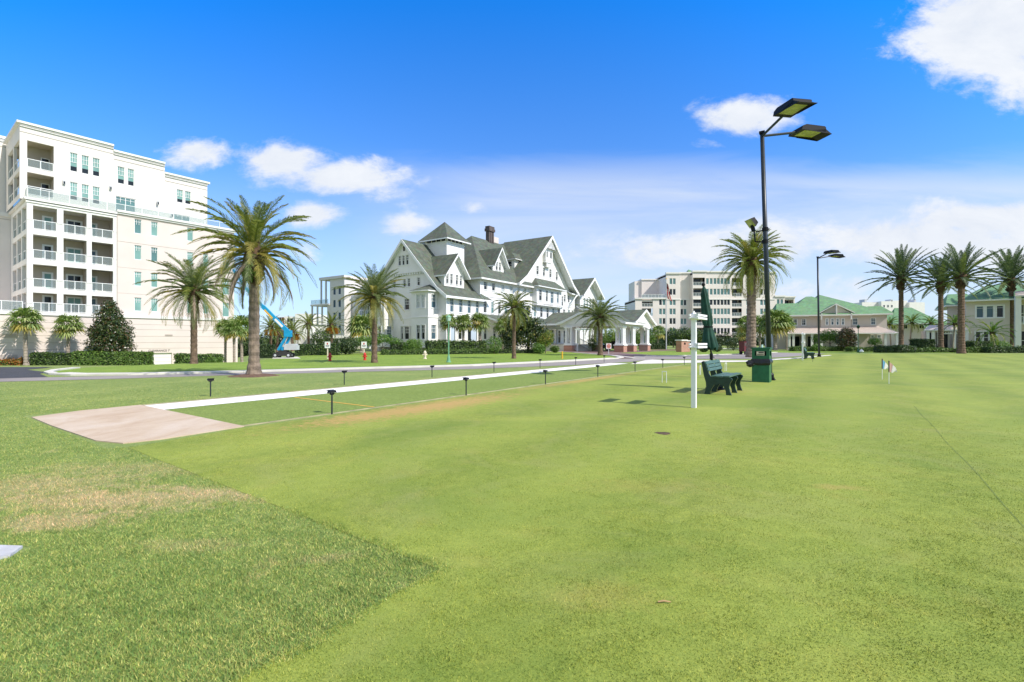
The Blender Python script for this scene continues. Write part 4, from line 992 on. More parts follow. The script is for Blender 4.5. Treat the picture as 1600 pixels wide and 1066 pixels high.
def hedge(label,p0,p1,th,h,z0,mats=('hedge',),n=3000,size=.07,seed=1,group=None,name='hedge',cat='hedge',rag=.04,mi2=None,p2=0,zf=None):
    rng=random.Random(seed); x0,y0=p0;x1,y1=p1; Ln=math.hypot(x1-x0,y1-y0); a=math.atan2(y1-y0,x1-x0)
    t=thing(name,label,cat,(x0,y0,z0),a,group)
    dz=0 if zf is None else (zf(x1,y1)-zf(x0,y0))
    mb=MB(); s=size*.7
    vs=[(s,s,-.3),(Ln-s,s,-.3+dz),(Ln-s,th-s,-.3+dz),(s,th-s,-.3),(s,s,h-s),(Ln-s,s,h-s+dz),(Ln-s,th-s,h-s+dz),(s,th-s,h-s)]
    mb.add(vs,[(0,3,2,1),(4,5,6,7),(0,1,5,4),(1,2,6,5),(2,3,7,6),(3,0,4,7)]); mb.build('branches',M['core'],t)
    mb=MB(); A=[Ln*th,Ln*h,th*h*2,Ln*h*.35]; T=sum(A)
    for _ in range(n):
        u=rng.random()*T
        if u<A[0]: p=Vector((rng.random()*Ln,rng.random()*th,h)); nn=Vector((0,0,1))
        elif u<A[0]+A[1]: p=Vector((rng.random()*Ln,0,rng.random()*h)); nn=Vector((0,-1,0))
        elif u<A[0]+A[1]+A[2]: e=rng.random()<.5; p=Vector((Ln if e else 0,rng.random()*th,rng.random()*h)); nn=Vector((1 if e else -1,0,0))
        else: p=Vector((rng.random()*Ln,th,rng.random()*h)); nn=Vector((0,1,0))
        p+=nn*(rng.gauss(0,rag)+rag*1.2*math.sin(p.x*1.7+seed)*math.sin(p.x*.6)+.5*rag*math.sin(p.x*6)); p.z+=dz*p.x/Ln
        d=nn+Vector((rng.gauss(0,.6),rng.gauss(0,.6),rng.gauss(0,.6)+.3)); d.normalize()
        a_=d.orthogonal(); a_.normalize(); a_=Matrix.Rotation(rng.random()*6.28,3,d)@a_; c=d.cross(a_); q=size*(.6+.8*rng.random())
        mb.add([p-a_*q,p+c*q*.5,p+a_*q,p-c*q*.5],[(0,1,2,3)],mi2 if (mi2 is not None and rng.random()<p2) else 0)
    mb.build('foliage',[M[m] for m in mats],t)
    return t
def shrub(label,loc,rx,h,n=900,size=.06,seed=1,mats=('bush',),group=None,name='shrub',cat='shrub',mi2=None,p2=0,spiky=False):
    rng=random.Random(seed); t=thing(name,label,cat,loc,0,group)
    mb=MB()
    for k in range(5): a=k*1.26; mb.tube([(0,0,-.05),(math.cos(a)*rx*.4,math.sin(a)*rx*.4,h*.6)],[.03,.012],4)
    mb.build('stem',M['bark'],t)
    mb=MB(); bl=[(rng.uniform(-.3,.3)*rx,rng.uniform(-.3,.3)*rx,h*rng.uniform(.42,.6),rx*.75,rx*.75,h*.46) for _ in range(4)]
    if spiky:
        for i in range(26):
            az=rng.random()*6.28; frond(mb,(0,0,.05),az,rng.uniform(.5,1.4),rx*1.3,1.2,14,rx*.35,.03,rng,0,.3,0,.1)
    else: leaves(mb,bl,n,size,rng,.45,0,.2,mi2,p2)
    mb.build('foliage',[M[m] for m in mats],t); return t
def P3(p,z=None): return (p[0],p[1],gz(*p) if z is None else z)
# --- the two big date palms on the left
x,y=G(397,587.5)
phoenix('date_palm','biggest date palm, yellowing arching crown with hanging dead fronds, nearest to the court',(x,y,0),4.75,.205,2.75,nf=70,seed=11,old=.42,dead=8,nl=62,bulb=1.9,mats=('frondC','frondY','frondT','frondA'),low=-.5,up=1.52,cone=1.3,flare=1.55,ll=.31,lw=.034)
mb=MB()
rng=random.Random(5)
leaves(mb,[(0,-.05,4.15,.40,.40,.45)],1300,.06,rng,.5,0); o=mb.build('fern_clump',M['bush'],None); o.location=(x,y,0); setp(o,'bright green fern clump growing under the crown of the biggest date palm','fern')
x,y=G(303,568.5)
phoenix('date_palm','grey green date palm with brown trunk in front of the left apartment block',(x,y,-.1),4.45,.19,2.9,nf=72,seed=23,old=.2,dead=3,nl=50,trunkm='trunk2',mats=('frondA','frondY','frondT','frondC'),low=-.7,up=1.35,cone=1.1,ll=.36,lw=.028)
x,y=G(585,567)
phoenix('date_palm','date palm with yellowish lower fronds at the left corner of the hotel',(x,y,0),4.1,.19,2.55,nf=74,seed=31,old=.35,dead=0,nl=46,trunkm='trunk2',mats=('frondA','frondY','frondT','frondA'),low=-.62,up=1.4,cone=.95,ll=.36,lw=.03)
x,y=G(803,560.5)
phoenix('date_palm','slender date palm on the verge in front of the dark magnolia',(x,y,0),3.9,.16,2.15,nf=54,seed=41,old=.15,dead=4,nl=42,trunkm='trunk2',mats=('frondA','frondY','frondY','frondC'),low=-.75,up=1.3,cone=1.25,ll=.36,lw=.033)
x,y=G(938,555.5)
phoenix('date_palm','dark trunked date palm in front of the carriage porch',(x,y,0),3.55,.24,2.9,nf=62,seed=53,old=.1,dead=2,nl=42,trunkm='trunk2',mats=('frondA','frondC','frondT','frondA'),low=-.55,up=1.3,cone=1.05,ll=.36,lw=.033)
x,y=G(1174,558.5)
phoenix('date_palm','tall thick trunked canary palm with dense green crown behind the first lamp post',(x,y,0),8.0,.38,3.7,nf=100,seed=61,old=.15,dead=0,nl=52,trunkm='trunk',mats=('frondC','frondY','frondT','frondC'),low=-.95,up=1.45,cone=1.3,bulb=1.35,ll=.29,lw=.034)
# --- the row on the right
mj=('frondD','frondA','frondT','frondD')
for i,(px,D,top,rot,lab) in enumerate(((1408,66,430,0,'date palm with silvery crown at the left end of the right hand row'),
    (1470,62,437,2.1,'shorter date palm with pinkish trunk between two taller palms of the right hand row'),
    (1502,54,428,4.4,'tallest date palm with dark rugged trunk in front of the right hand clubhouse'),
    (1580,69,432,1.2,'date palm closest to the right edge, crossing the right hand clubhouse'))):
    x,y=AT(px,D); H=CH+(533-top-8)/F*D
    phoenix('date_palm',lab,(x,y,0),H,.31*(1.08 if i==2 else .95),(5.1,4.5,4.3,5.5)[i],nf=50,seed=70+i,old=.3,dead=0,nl=56,trunkm='trunk2',mats=mj,group='date palms in front of the right hand clubhouse',low=-.22,up=1.5,cone=.62,bulb=1.25,ll=.27,lw=.05,flare=1.3)
# --- orange fruited palms far left of the hotel
for i,(px,D,top,H0,fr,lab) in enumerate(((518,70,510,0,5,'date palm with big orange fruit clusters beside the grey apartment building'),
    (482,72,508,0,0,'green date palm behind the clipped hedge, right of the boom lift'),
    (457,68,519,0,3,'palm with an orange fruit bunch on a dark trunk just behind the boom lift'),
    (433,78,517,0,0,'small hazy palm behind the boom of the boom lift'),
    (423,74,513,0,3,'palm with brown orange fruit between the biggest palm and the boom'))):
    x,y=AT(px,D); H=CH+(533-top)/F*D
    phoenix('date_palm',lab,(x,y,gz(x,y)),H-gz(x,y),.2,2.7,nf=34,seed=90+i,old=.1,dead=1,nl=20,trunkm='trunk2',mats=('frondC','frondA','frondT','frondA'),group='palms far left of the hotel',low=-.6,fruit=fr,lw=.04)
# --- sabals
SB=[(40,48,491,.16,1.75,24,'small cabbage palm with shaggy crown at the far left in front of the podium'),
    (106,50.5,500,.15,1.7,20,'small cabbage palm between the left one and the magnolia by the podium')]
for i,(px,D,tp,r,R_,n,lab) in enumerate(SB):
    x,y=AT(px,D); z=gz(x,y); H=CH+(533-tp-14)/F*D-z
    sabal(lab,(x,y,z),H+.35,r,R_*.95,n,100+i,'cabbage palms by the podium wall')
SB=[(701,56,492,.14,1.5,26,0,'cabbage palm right behind the pale green lamp post'),
    (724,56.5,494,.15,1.6,26,0,'middle cabbage palm of the three by the hotel hedge'),
    (750,57.5,492,.19,1.7,28,1,'cabbage palm with yellow drooping leaves, right one of the three by the hotel hedge'),
    (785,60,498,.15,1.7,22,0,'slim cabbage palm half hidden behind the slender date palm')]
for i,(px,D,tp,r,R_,n,sk,lab) in enumerate(SB):
    x,y=AT(px,D); H=CH+(533-tp-11)/F*D
    sabal(lab,(x,y,0),H,r,R_*.86,n,110+i,'cabbage palms along the hotel front',old=.45 if sk else .12)
SB=[(565,58,510,.2,2.1,30,'round headed cabbage palm left of the hotel above a bright shrub'),
    (352,58,513,.14,1.5,20,'cabbage palm at the right corner of the left apartment block'),
    (366,54,516,.13,1.4,22,'cabbage palm just left of the biggest date palm trunk'),
    (378,57,512,.16,1.9,26,'bushy cabbage palm touching the left side of the biggest palm trunk')]
for i,(px,D,tp,r,R_,n,lab) in enumerate(SB):
    x,y=AT(px,D); z=gz(x,y); H=CH+(533-tp)/F*D-z
    sabal(lab,(x,y,z),H,r,R_,n,120+i,'cabbage palms near the left buildings')
SB=[(1187,78,508,.15,2.0,22,'cabbage palm left of the first lamp post, in front of the seven storey block'),
    (1167,80,507,.15,1.9,20,'cabbage palm partly hidden behind the canary palm trunk'),
    (1211,73,503,.26,2.6,36,'large shaggy cabbage palm right of the first lamp post by the clubhouse'),
    (1229,77,508,.12,1.6,18,'thin cabbage palm against the left end of the clubhouse veranda')]
for i,(px,D,tp,r,R_,n,lab) in enumerate(SB):
    x,y=AT(px,D); H=CH+(533-tp)/F*D
    sabal(lab,(x,y,0),H,r,R_,n,130+i,'cabbage palms near the clubhouse')
for i,(px,D,tp,lab) in enumerate(((1028,95,519,'young palm just right of the carriage porch'),(1106,110,523,'little palm in front of the block entrance, left one'),(1164-4,100,521,'little palm in front of the block entrance, right one'))):
    x,y=AT(px,D); sabal(lab,(x,y,0),CH+(533-tp)/F*D,.1,1.8,18,140+i,'young palms before the seven storey block')
# coconut like palms at the right
for i,(px,D,tp,lab) in enumerate(((1422,80,505,'leaning coconut palm with bright leaves beside the first right hand palm'),(1392,84,508,'coconut palm with drooping leaves left of the first right hand palm trunk'),(1489,64,507,'short coconut palm between the two trunks by the porch'),(1536+18,58,521,'low coconut palm in front of the ground floor windows at the right'),(1452,92,505,'dark coconut palm above the single storey porch'))):
    x,y=AT(px,D); H=CH+(533-tp)/F*D
    phoenix('coconut_palm',lab,(x,y,0),H,.11,2.6,nf=22,seed=160+i,old=.1,dead=0,nl=22,trunkm='trunkg',mats=('bush','frondC','frondT','frondC'),group='coconut palms by the clubhouse',low=-.3,cone=1.4,bulb=.5,flare=1.2,lw=.045,ll=.3,lean=(.3*(-1)**i,0))
# --- magnolias and broadleaf trees
x,y=AT(172,51); z=gz(x,y); h=CH+(533-467)/F*51-z
tree('magnolia_tree','conical dark glossy magnolia in front of the left apartment block',(x,y,z),[(0,0,h*.3,2.2,2.2,h*.22),(.25,0,h*.5,1.9,1.9,h*.22),(-.1,0,h*.7,1.35,1.35,h*.2),(0,0,h*.86,.75,.75,h*.13),(1.2,-.2,h*.42,1.0,1.0,.9),(-1.1,-.3,h*.5,.9,.9,.9)],13500,.11,201,(.13,h*.7),('magn','bush','magb'),shell=.35,mi2=2,p2=.13)
x,y=AT(825,56); h=CH+(533-470)/F*56
tree('magnolia_tree','large dark magnolia with loose outline in front of the hotel entrance wing',(x,y,0),[(0,0,h*.3,2.9,2.4,h*.22),(-.8,0,h*.55,2.0,1.8,h*.2),(.6,-.2,h*.5,1.6,1.5,1.2),(-.6,0,h*.78,1.1,1.1,h*.17),(-.9,0,h*.92,.5,.5,.5),(1.8,-.6,h*.3,1.2,1.2,1.2),(-2.2,-.3,h*.3,1.4,1.2,1.1),(-1.8,0,h*.52,.9,.9,.8)],10500,.12,202,(.15,h*.7),('magn','bushd','frondY'),shell=.3,mi2=2,p2=.06)
x,y=AT(852,54)
tree('small_tree','small tree with pink tipped foliage at the right foot of the dark magnolia',(x,y,0),[(0,0,1.5,1.0,.9,.8),(.4,0,2.0,.6,.6,.6)],1700,.075,203,(.05,1.5),('bush','frondY','magb'),mi2=1,p2=.45)
x,y=AT(1323,66)
tree('evergreen_tree','dense reddish brown evergreen standing before the clubhouse veranda',(x,y,0),[(0,0,1.5,1.35,1.3,1.4),(0,0,2.5,.95,.9,.8)],4200,.09,204,(.1,2.0),('magn','magb','bushd'),mi2=1,p2=.45,shell=.6)
x,y=AT(1297,70)
tree('small_tree','wide bright green tree left of the reddish evergreen',(x,y,0),[(0,0,2.3,1.6,1.3,.9),(-1.4,.2,1.7,1.1,1.0,.8),(1.1,0,1.6,.9,.9,.7)],3400,.09,205,(.08,1.8),('bush','hedge'),shell=.3)
x,y=AT(1367,64)
tree('small_tree','small round yellow green tree on a thin stem right of the green lamp post',(x,y,0),[(0,0,1.3,.85,.8,.55)],1300,.07,206,(.05,1.0),('bush',),shell=.3)
for i,(px,D,tp,w,lab) in enumerate(((1052,105,510,3.2,'bushy olive green tree left of the brick gate pillar'),(1070,100,508,3.4,'bushy olive green tree above the brick gate pillar'),(1088,104,511,2.6,'tree half hidden behind the white score post'))):
    x,y=AT(px,D); h=CH+(533-tp)/F*D
    tree('broadleaf_tree',lab,(x,y,0),[(0,0,h*.6,w*.8,w*.7,h*.33),(-w*.5,0,h*.45,w*.5,w*.5,h*.25),(w*.5,0,h*.5,w*.5,w*.5,h*.25)],2600,.17,210+i,(.12,h*.5),('hedged','hedge'),group='trees before the seven storey block',shell=.35,mi2=1,p2=.3)
for i,(px,D,tp,w,lab) in enumerate(((980-5,90,512,3.6,'yellow green shrubby tree seen through the carriage porch'),(958,86,514,3,'green tree seen through the carriage porch beside the palm trunk'),(1000,92,508,3.2,'dark tree seen through the right arch of the carriage porch'))):
    x,y=AT(px,D); h=CH+(533-tp)/F*D
    tree('broadleaf_tree',lab,(x,y,0),[(0,0,h*.5,w,w*.7,h*.45),(w*.4,0,h*.35,w*.6,w*.5,h*.3)],2200,.16,215+i,(.12,h*.5),('hedge','bush'),group='trees behind the carriage porch',shell=.35,mi2=1,p2=.3)
for i,(px,D,tp,w,lab) in enumerate(((598,50,520,2.0,'spreading bright green shrub tree behind the left corner date palm'),(570,54,523,1.9,'low bright green shrub tree below the round headed cabbage palm'))):
    x,y=AT(px,D); h=CH+(533-tp)/F*D
    tree('small_tree',lab,(x,y,0),[(0,0,h*.75,w*.6,w*.5,h*.2),(-w*.5,0,h*.55,w*.5,w*.4,h*.18),(w*.55,0,h*.62,w*.5,w*.4,h*.16)],1900,.08,220+i,(.05,h*.6),('bush','hedge'),group='bright shrub trees by the hotel corner',shell=.3)
x,y=AT(505-3,62); tree('small_tree','round dark green tree behind the clipped hedge',(x,y,0),[(0,0,1.9,1.3,1.2,1.0)],1500,.1,225,(.08,1.4),('hedged','hedge'),mi2=1,p2=.3)
# --- hedges and beds
def hp(px,D): return AT(px,D)
a,b=hp(112,48.0),hp(234,50.5)
hedge('long clipped green hedge in front of the left podium, under the magnolia',a,b,1.2,1.35,gz(*a),('hedge','bush'),5200,.09,301,mi2=1,p2=.3,zf=gz)
a,b=hp(46,48.5),hp(112,49.5)
hedge('darker low hedge between the two small cabbage palms',a,b,.8,1.25,gz(*a),('hedged','hedge'),2200,.09,302,mi2=1,p2=.4,zf=gz)
a,b=hp(283,46),hp(349,50)
hedge('clipped hedge right of the garage door',a,b,1.0,1.1,gz(*a),('hedge','bush'),2600,.08,303,mi2=1,p2=.3,zf=gz)
a,b=hp(396,47.5),hp(427,48); hedge('dark clipped hedge between the biggest palm and the boom lift',a,b,1.0,1.0,0,('hedged',),1500,.08,304)
a,b=hp(461,46.5),hp(530,47.5); hedge('dark clipped hedge right of the boom lift',a,b,1.2,1.02,0,('hedged','hedge'),3200,.08,305,mi2=1,p2=.25)
a,b=hp(668,53.5),hp(760,56.5); hedge('tall clipped hedge along the hotel front under the cabbage palms',a,b,1.0,1.35,0,('hedge','hedged'),4200,.09,306,rag=.07,mi2=1,p2=.4)
a,b=hp(612,53),hp(632,53.5); hedge('dark square hedge left of the round bright bush',a,b,1.0,1.2,0,('hedged',),1300,.08,307)
x,y=AT(644,52.5); shrub('big round bright green bush at the hotel gable wall',(x,y,0),1.25,1.65,3600,.07,308)
x,y=AT(540,50); shrub('dark round bush between the two red hydrants',(x,y,0),1.5,1.9,2600,.09,309,('hedged',))
a,b=hp(598,48.5),hp(770,52.5); hedge('low ground cover band at the foot of the hotel hedges',a,b,1.6,.42,0,('gc','hedge'),5200,.07,310,rag=.07,name='ground_cover',cat='ground cover',mi2=1,p2=.3)
a,b=hp(772,53),hp(850,56); hedge('low mixed planting band under the dark magnolia',a,b,1.4,.4,0,('hedged','gc'),2200,.07,311,rag=.07,name='ground_cover',cat='ground cover',mi2=1,p2=.4)
for i,(px,D,r,h,mt,lab) in enumerate(((772,53,1.3,2.1,'bush','bright leafy bush left of the slender date palm'),(795,55.5,1.2,1.6,'bushd','dark bush behind the slender date palm trunk'),(842,52.5,.8,1.2,'bush','light green bush at the foot of the dark magnolia'),(870-4,58,.7,.9,'gc','low bush beside the hotel entrance steps'),(1121,62,.9,.9,'hedged','round bush behind the umbrella pole'),(1098,61,.7,.7,'bushd','dark low bush at the brick gate pillar'),(1146,72,1.4,1.9,'magn','dark shrub before the block entrance'),(1275,66,.8,1.1,'bush','small bright bush in front of the clubhouse porch'),(925,68,.9,2.4,'bush','bright green potted tree inside the carriage porch'),(1500+62,62,1.3,1.5,'bush','bright bush in front of the right hand clubhouse'))):
    x,y=AT(px,D); shrub(lab,(x,y,0),r,h,1500,.075,320+i,(mt,))
HB=[(1240,1318,66,.55,'hedge','clipped low hedge left of the reddish evergreen'),(1330,1378,63,.5,'hedge','clipped low hedge right of the reddish evergreen'),
    (1376,1432,57.5,.75,'bushd','dark low hedge at the foot of the first right hand palm'),(1433,1494,58.5,.45,'hedge','bright low hedge between the first two right hand palms'),
    (1508,1546,57,.5,'hedge','bright low hedge right of the tallest palm trunk'),(1547,1640,56,.7,'bushd','dark rounded hedge at the right edge'),
    (1432,1462,66,1.6,'bushd','tall dark hedge beside the single storey porch'),(1520,1560,66,1.3,'bushd','dark hedge below the ground floor windows at the right'),(1060,1110,78,.7,'hedged','low dark hedge behind the flagpole and brick pillar')]
for i,(p0,p1,D,h,mt,lab) in enumerate(HB):
    hedge(lab,hp(p0,D),hp(p1,D),1.2,h,0,(mt,'hedge'),2600,.09,340+i,rag=.06,mi2=1,p2=.15)
hedge('long white topped flower border behind the carriage porch',hp(1000,82),hp(1042,82),1,.9,0,('hedged','hedge'),1800,.1,360)
a=hp(-20,47); b=hp(33,48); hedge('strip of orange flowers at the far left along the podium',a,b,1.0,.55,gz(*a),('orangefl','hedge'),2600,.07,361,rag=.08,name='flower_bed',cat='flower bed',mi2=1,p2=.25,zf=gz)
x,y=AT(338,45); shrub('spiky bright green plant in front of the garage side hedge',(x,y,gz(x,y)),.8,.7,600,.07,362,('bush',),spiky=True)
hedge('dense distant tree line behind the boom lift',hp(372,120),hp(452,120),5,5,-3,('hedged','hedge'),5000,.35,363,rag=.9,name='tree_line',cat='tree line')
hedge('distant tree line behind the clubhouse and coconut palms',hp(1370,130),hp(1640,130),5,4.2,0,('hedged','hedge'),7000,.35,364,rag=.9,name='tree_line',cat='tree line')
hedge('distant tree line left and behind the flagpole',hp(850,140),hp(1260,145),5,2.5,0,('hedged','hedge'),7000,.35,365,rag=.7,name='tree_line',cat='tree line')
# ================================================================ PROPS
CU=R(35.3); u2=Vector((math.sin(CU),math.cos(CU))); v2=Vector((math.cos(CU),-math.sin(CU)))
ROT=PI/2-CU            # local x along the court, local -y to the right (v)
C0=Vector((-7.73,10.26))
def CV(u,v): p=C0+u2*u+v2*v; return (p.x,p.y)
# ---- court lights
def court_light(label,loc,rot,flip):
    t=thing('court_light',label,'court light',loc,rot,'low black floodlights along the shuffleboard court'); q_=.82
    mb=MB(); mb.tube([(0,0,-.05),(0,0,.40)],.016,8); mb.build('stake',M['pole'],t)
    mb=MB(); mb.box(-.05,.05,-.04,.04,.392,.399); 
    mb.add([(-.07,-.06,.40),(.07,-.06,.40),(.07,.05,.415),(-.07,.05,.415),(-.06,-.045,.462),(.06,-.045,.462),(.06,.04,.455),(-.06,.04,.455)],[(0,3,2,1),(4,5,6,7),(0,1,5,4),(1,2,6,5),(2,3,7,6),(3,0,4,7)])
    mb.box(-.075,.075,-.075,-.061,.452,.463); mb.build('lamp_head',M['black'],t)
    mb=MB(); mb.tube([(-.03,0,.37),(-.03,0,.41)],.012,6); mb.tube([(.03,0,.37),(.03,0,.41)],.012,6); mb.build('bracket',M['pole'],t)
    return t
order=['nearest','second','third','fourth','fifth','sixth','seventh']
for i in range(7):
    u=1.65+3.92*i
    x,y=CV(u,4.08); court_light(f'black court light on the right edge of the court, {order[i]} from the slab',(x,y,0),ROT+random.uniform(-.2,.2)+PI,1)
    x,y=CV(u,-1.02); court_light(f'black court light left of the white strip, {order[i]} from the slab',(x,y,0),ROT+random.uniform(-.2,.2),0)
# ---- big lamp posts
def lamp_post(label,loc,lean,extra):
    t=thing('lamp_post',label,'lamp post',loc,ROT,'tall dark lamp posts along the lawn')
    # lean in local space
    c,s=math.cos(-ROT),math.sin(-ROT); lx,ly=lean[0]*c-lean[1]*s,lean[0]*s+lean[1]*c
    H=8.85; mb=MB(); mb.tube([(0,0,0),(lx*.5,ly*.5,H/2),(lx,ly,H)],[.085,.08,.07],4 if False else 12); mb.build('pole',M['pole'],t,True)
    mb=MB(); mb.box(-.17,.17,-.17,.17,0,.03); 
    for a in (-.12,.12):
        for b in (-.12,.12): mb.tube([(a,b,.03),(a,b,.09)],.018,6)
    mb.lathe([(.13,.03),(.13,.2),(.095,.26)],12); mb.build('base_plate',M['black'],t)
    mb=MB(); mb.box(lx-.09,lx+.09,ly-.09,ly+.09,H-.02,H+.06); mb.build('pole_cap',M['black'],t)
    for sg in (1,-1):
        ang=-PI/2+sg*R(46)             # local -y is v
        dx,dy=math.cos(ang),math.sin(ang); px,py=-dy,dx
        mb=MB(); e_=1.15 if sg<0 else 1.5; mb.tube([(lx,ly,H-.1),(lx+dx*e_,ly+dy*e_,H+.16)],.045,8); arm=mb.build('arm',M['pole'],t)
        def q(a,b,z): return (lx+dx*a+px*b,ly+dy*a+py*b,z)
        h=MB(); z0=H+.10; a0,a1=(1.0,1.95) if sg<0 else (1.35,2.35); w=.33
        # shoebox housing with rounded back and flared visor
        pr=[(a0,0.02),(a0+.05,.16),(a0+.2,.22),(a1-.05,.2),(a1,.16),(a1,.0)]
        vs=[];n=len(pr)
        for b in (-w,w):
            for a,z in pr: vs.append(q(a,b,z0+z))
        h.add(vs,[tuple(range(n)),tuple(range(2*n-1,n-1,-1))]+[(i,(i+1)%n,n+(i+1)%n,n+i) for i in range(n-1)])
        h.add([q(a0,-w,z0+.02),q(a0,w,z0+.02),q(a0+.18,w-.08,z0+.03),q(a0+.18,-w+.08,z0+.03)],[(0,1,2,3)])
        h.add([q(a0,w,z0+.02),q(a1,w,z0),q(a1-.08,w-.08,z0+.03),q(a0+.18,w-.08,z0+.03)],[(0,1,2,3)])
        h.add([q(a0,-w,z0+.02),q(a1,-w,z0),q(a1-.08,-w+.08,z0+.03),q(a0+.18,-w+.08,z0+.03)],[(0,1,2,3)])
        h.add([q(a1,-w,z0),q(a1,w,z0),q(a1-.08,w-.08,z0+.03),q(a1-.08,-w+.08,z0+.03)],[(0,1,2,3)])
        for b in (-w,w-.01):
            h.add([q(a0+.3,b,z0),q(a1+.24,b,z0-.06),q(a1+.24,b+.01,z0-.06),q(a1,b+.01,z0+.1),q(a0+.3,b+.01,z0),q(a1,b,z0+.1)],[(0,1,5),(4,2,3)])
        h.add([q(a1,-w,z0+.005),q(a1+.24,-w,z0-.06),q(a1+.24,w,z0-.06),q(a1,w,z0+.005),q(a1,-w,z0+.02),q(a1+.24,-w,z0-.045),q(a1+.24,w,z0-.045),q(a1,w,z0+.02)],[(0,1,2,3),(4,5,6,7),(1,2,6,5)])
        hd=h.build('lamp_head',M['black'],t)
        l=MB(); l.add([q(a0+.18,-w+.08,z0+.028),q(a1-.08,-w+.08,z0+.028),q(a1-.08,w-.08,z0+.028),q(a0+.18,w-.08,z0+.028)],[(0,1,2,3)]); l.build('lens',M['lens'],hd)
    if extra:
        z=5.45; f=z/H
        mb=MB(); mb.tube([(lx*f,ly*f,z-.5),(lx*f-.0,ly*f+.32,z-.45),(lx*f,ly*f+.36,z-.05)],.03,6); mb.lathe([(.105,z-.55),(.105,z-.42)],12,(lx*f,ly*f)); mb.lathe([(.105,z-.1),(.105,z+.02)],12,(lx*f,ly*f)); mb.tube([(lx*f,ly*f-.14,z-.05),(lx*f,ly*f+.3,z-.1)],.025,6)
        mb.build('floodlight_bracket',M['black'],t)
        bx=Vector((lx*f-.02,ly*f+.42,z+.27)); d=Vector((-.45,.55,-.55)); d.normalize(); a=Vector((d.y,-d.x,0)); a.normalize(); b=d.cross(a)
        mb=MB(); w,h_=.2,.17
        P=[bx+a*w*sx+b*h_*sy+d*.09 for sx,sy in ((-1,-1),(1,-1),(1,1),(-1,1))]; Q=[bx+a*w*.75*sx+b*h_*.7*sy-d*.09 for sx,sy in ((-1,-1),(1,-1),(1,1),(-1,1))]
        mb.add(P+Q,[(4,5,6,7),(0,1,5,4),(1,2,6,5),(2,3,7,6),(3,0,4,7)]); mb.tube([bx+Vector((0,0,-.12)),bx+Vector((.02,-.05,-.34))],.07,8); fl=mb.build('floodlight',M['black'],t)
        mb=MB(); mb.add([bx+a*w*.97*sx+b*h_*.97*sy+d*.085 for sx,sy in ((-1,-1),(1,-1),(1,1),(-1,1))],[(0,1,2,3)]); mb.build('lens',M['lens'],fl)
    return t
p=G(1203,594); lamp_post('near tall dark lamp post with twin heads and a small floodlight behind the green bin',(p[0],p[1],0),(-.28,0),True)
p=G(1280,557.6); lamp_post('far tall dark lamp post with twin heads beside the second bench',(p[0],p[1],0),(-.14,0),False)
# ---- white score posts
def score_post(label,loc):
    t=thing('score_post',label,'post',loc,ROT,'white score board posts on the lawn')
    mb=MB(); mb.box(-.046,.046,-.046,.046,-.02,1.965); mb.build('post',M['whitetrim'],t)
    mb=MB(); mb.lathe([(.06,1.966),(.02,2.0),(.012,2.03)],4); mb.build('post_cap',M['whitetrim'],t)
    for z in (1.86,1.25):
        mb=MB()
        for dz in (0,.062):
            mb.box(-.13,.62,-.12,-.0475,z+dz,z+dz+.042); mb.box(-.13,.62,.0475,.075,z+dz,z+dz+.042)
        mb.box(-.13,-.0475,-.0474,.0474,z+.01,z+.03); mb.box(.0475,.62,-.0474,.0474,z+.01,z+.03)
        mb.build('clip_board',M['whitetrim'],t)
    return t
score_post('white square score post with two small ledges beside the folded umbrella',(3.81,10.12,0))
p=G(1254,563); score_post('distant white score post in front of the clubhouse porch',(p[0],p[1],0))
# ---- benches
def bench(label,loc,rot):
    t=thing('park_bench',label,'bench',loc,rot,'dark green benches facing the lawn')
    pr=[(-.03,0),(.11,0),(.15,.14),(.22,.255),(.34,.29),(.45,.23),(.50,.1),(.51,0),(.64,0),(.60,.1),(.58,.2),(.60,.3),(.655,.40),(.64,.445),(.57,.462),(.30,.44),(.14,.46),(.085,.54),(.05,.70),(-.0,.85),(-.05,.87),(-.10,.845),(-.085,.74),(-.04,.5),(0.015,.3),(.02,.16)]
    for k in range(3):
        x=.04+k*.73; mb=MB(); n=len(pr)
        vs=[(x,-d,z) for d,z in pr]+[(x+.065,-d,z) for d,z in pr]
        mb.add(vs,[tuple(range(n)),tuple(range(2*n-1,n-1,-1))]+[(i,(i+1)%n,n+(i+1)%n,n+i) for i in range(n)])
        mb.build('end_frame',M['bench'],t)
    mb=MB()
    for d0,d1,z in ((.16,.29,.462),(.305,.435,.457),(.45,.60,.468)): mb.box(0,1.61,-d1,-d0,z,z+.035)
    mb.build('seat',M['slat'],t)
    def bs(mb,x0,x1,s0,s1):
        A=lambda s,o:(.095-(s-.54)*.37+o, s)
        (d0,z0),(d1,z1)=A(s0,.0),A(s1,.0)
        mb.add([(x0,-d0,z0),(x1,-d0,z0),(x1,-d1,z1),(x0,-d1,z1),(x0,-d0-.03,z0+.01),(x1,-d0-.03,z0+.01),(x1,-d1-.03,z1+.01),(x0,-d1-.03,z1+.01)],[(0,3,2,1),(4,5,6,7),(0,1,5,4),(1,2,6,5),(2,3,7,6),(3,0,4,7)])
    mb=MB()
    for s0,s1 in ((.60,.675),(.69,.765),(.78,.86)): bs(mb,0,1.61,s0,s1)
    mb.build('backrest',M['slat'],t)
    mb=MB()
    for xx in (.12,.78,.85,1.5):
        pass
    bs(mb,.05,.1,.6,.86); bs(mb,.77,.84,.58,.858); bs(mb,1.5,1.56,.58,.858); mb.build('back_batten',M['slat'],t)
    return t
bx=Vector((5.58,12.35))-v2*.62
bench('near dark green bench with three curved end frames in front of the folded umbrella',(bx.x,bx.y,0),ROT)
p=G(1256,561); bench('far dark green bench beside the distant white score post',(p[0],p[1],0),ROT)
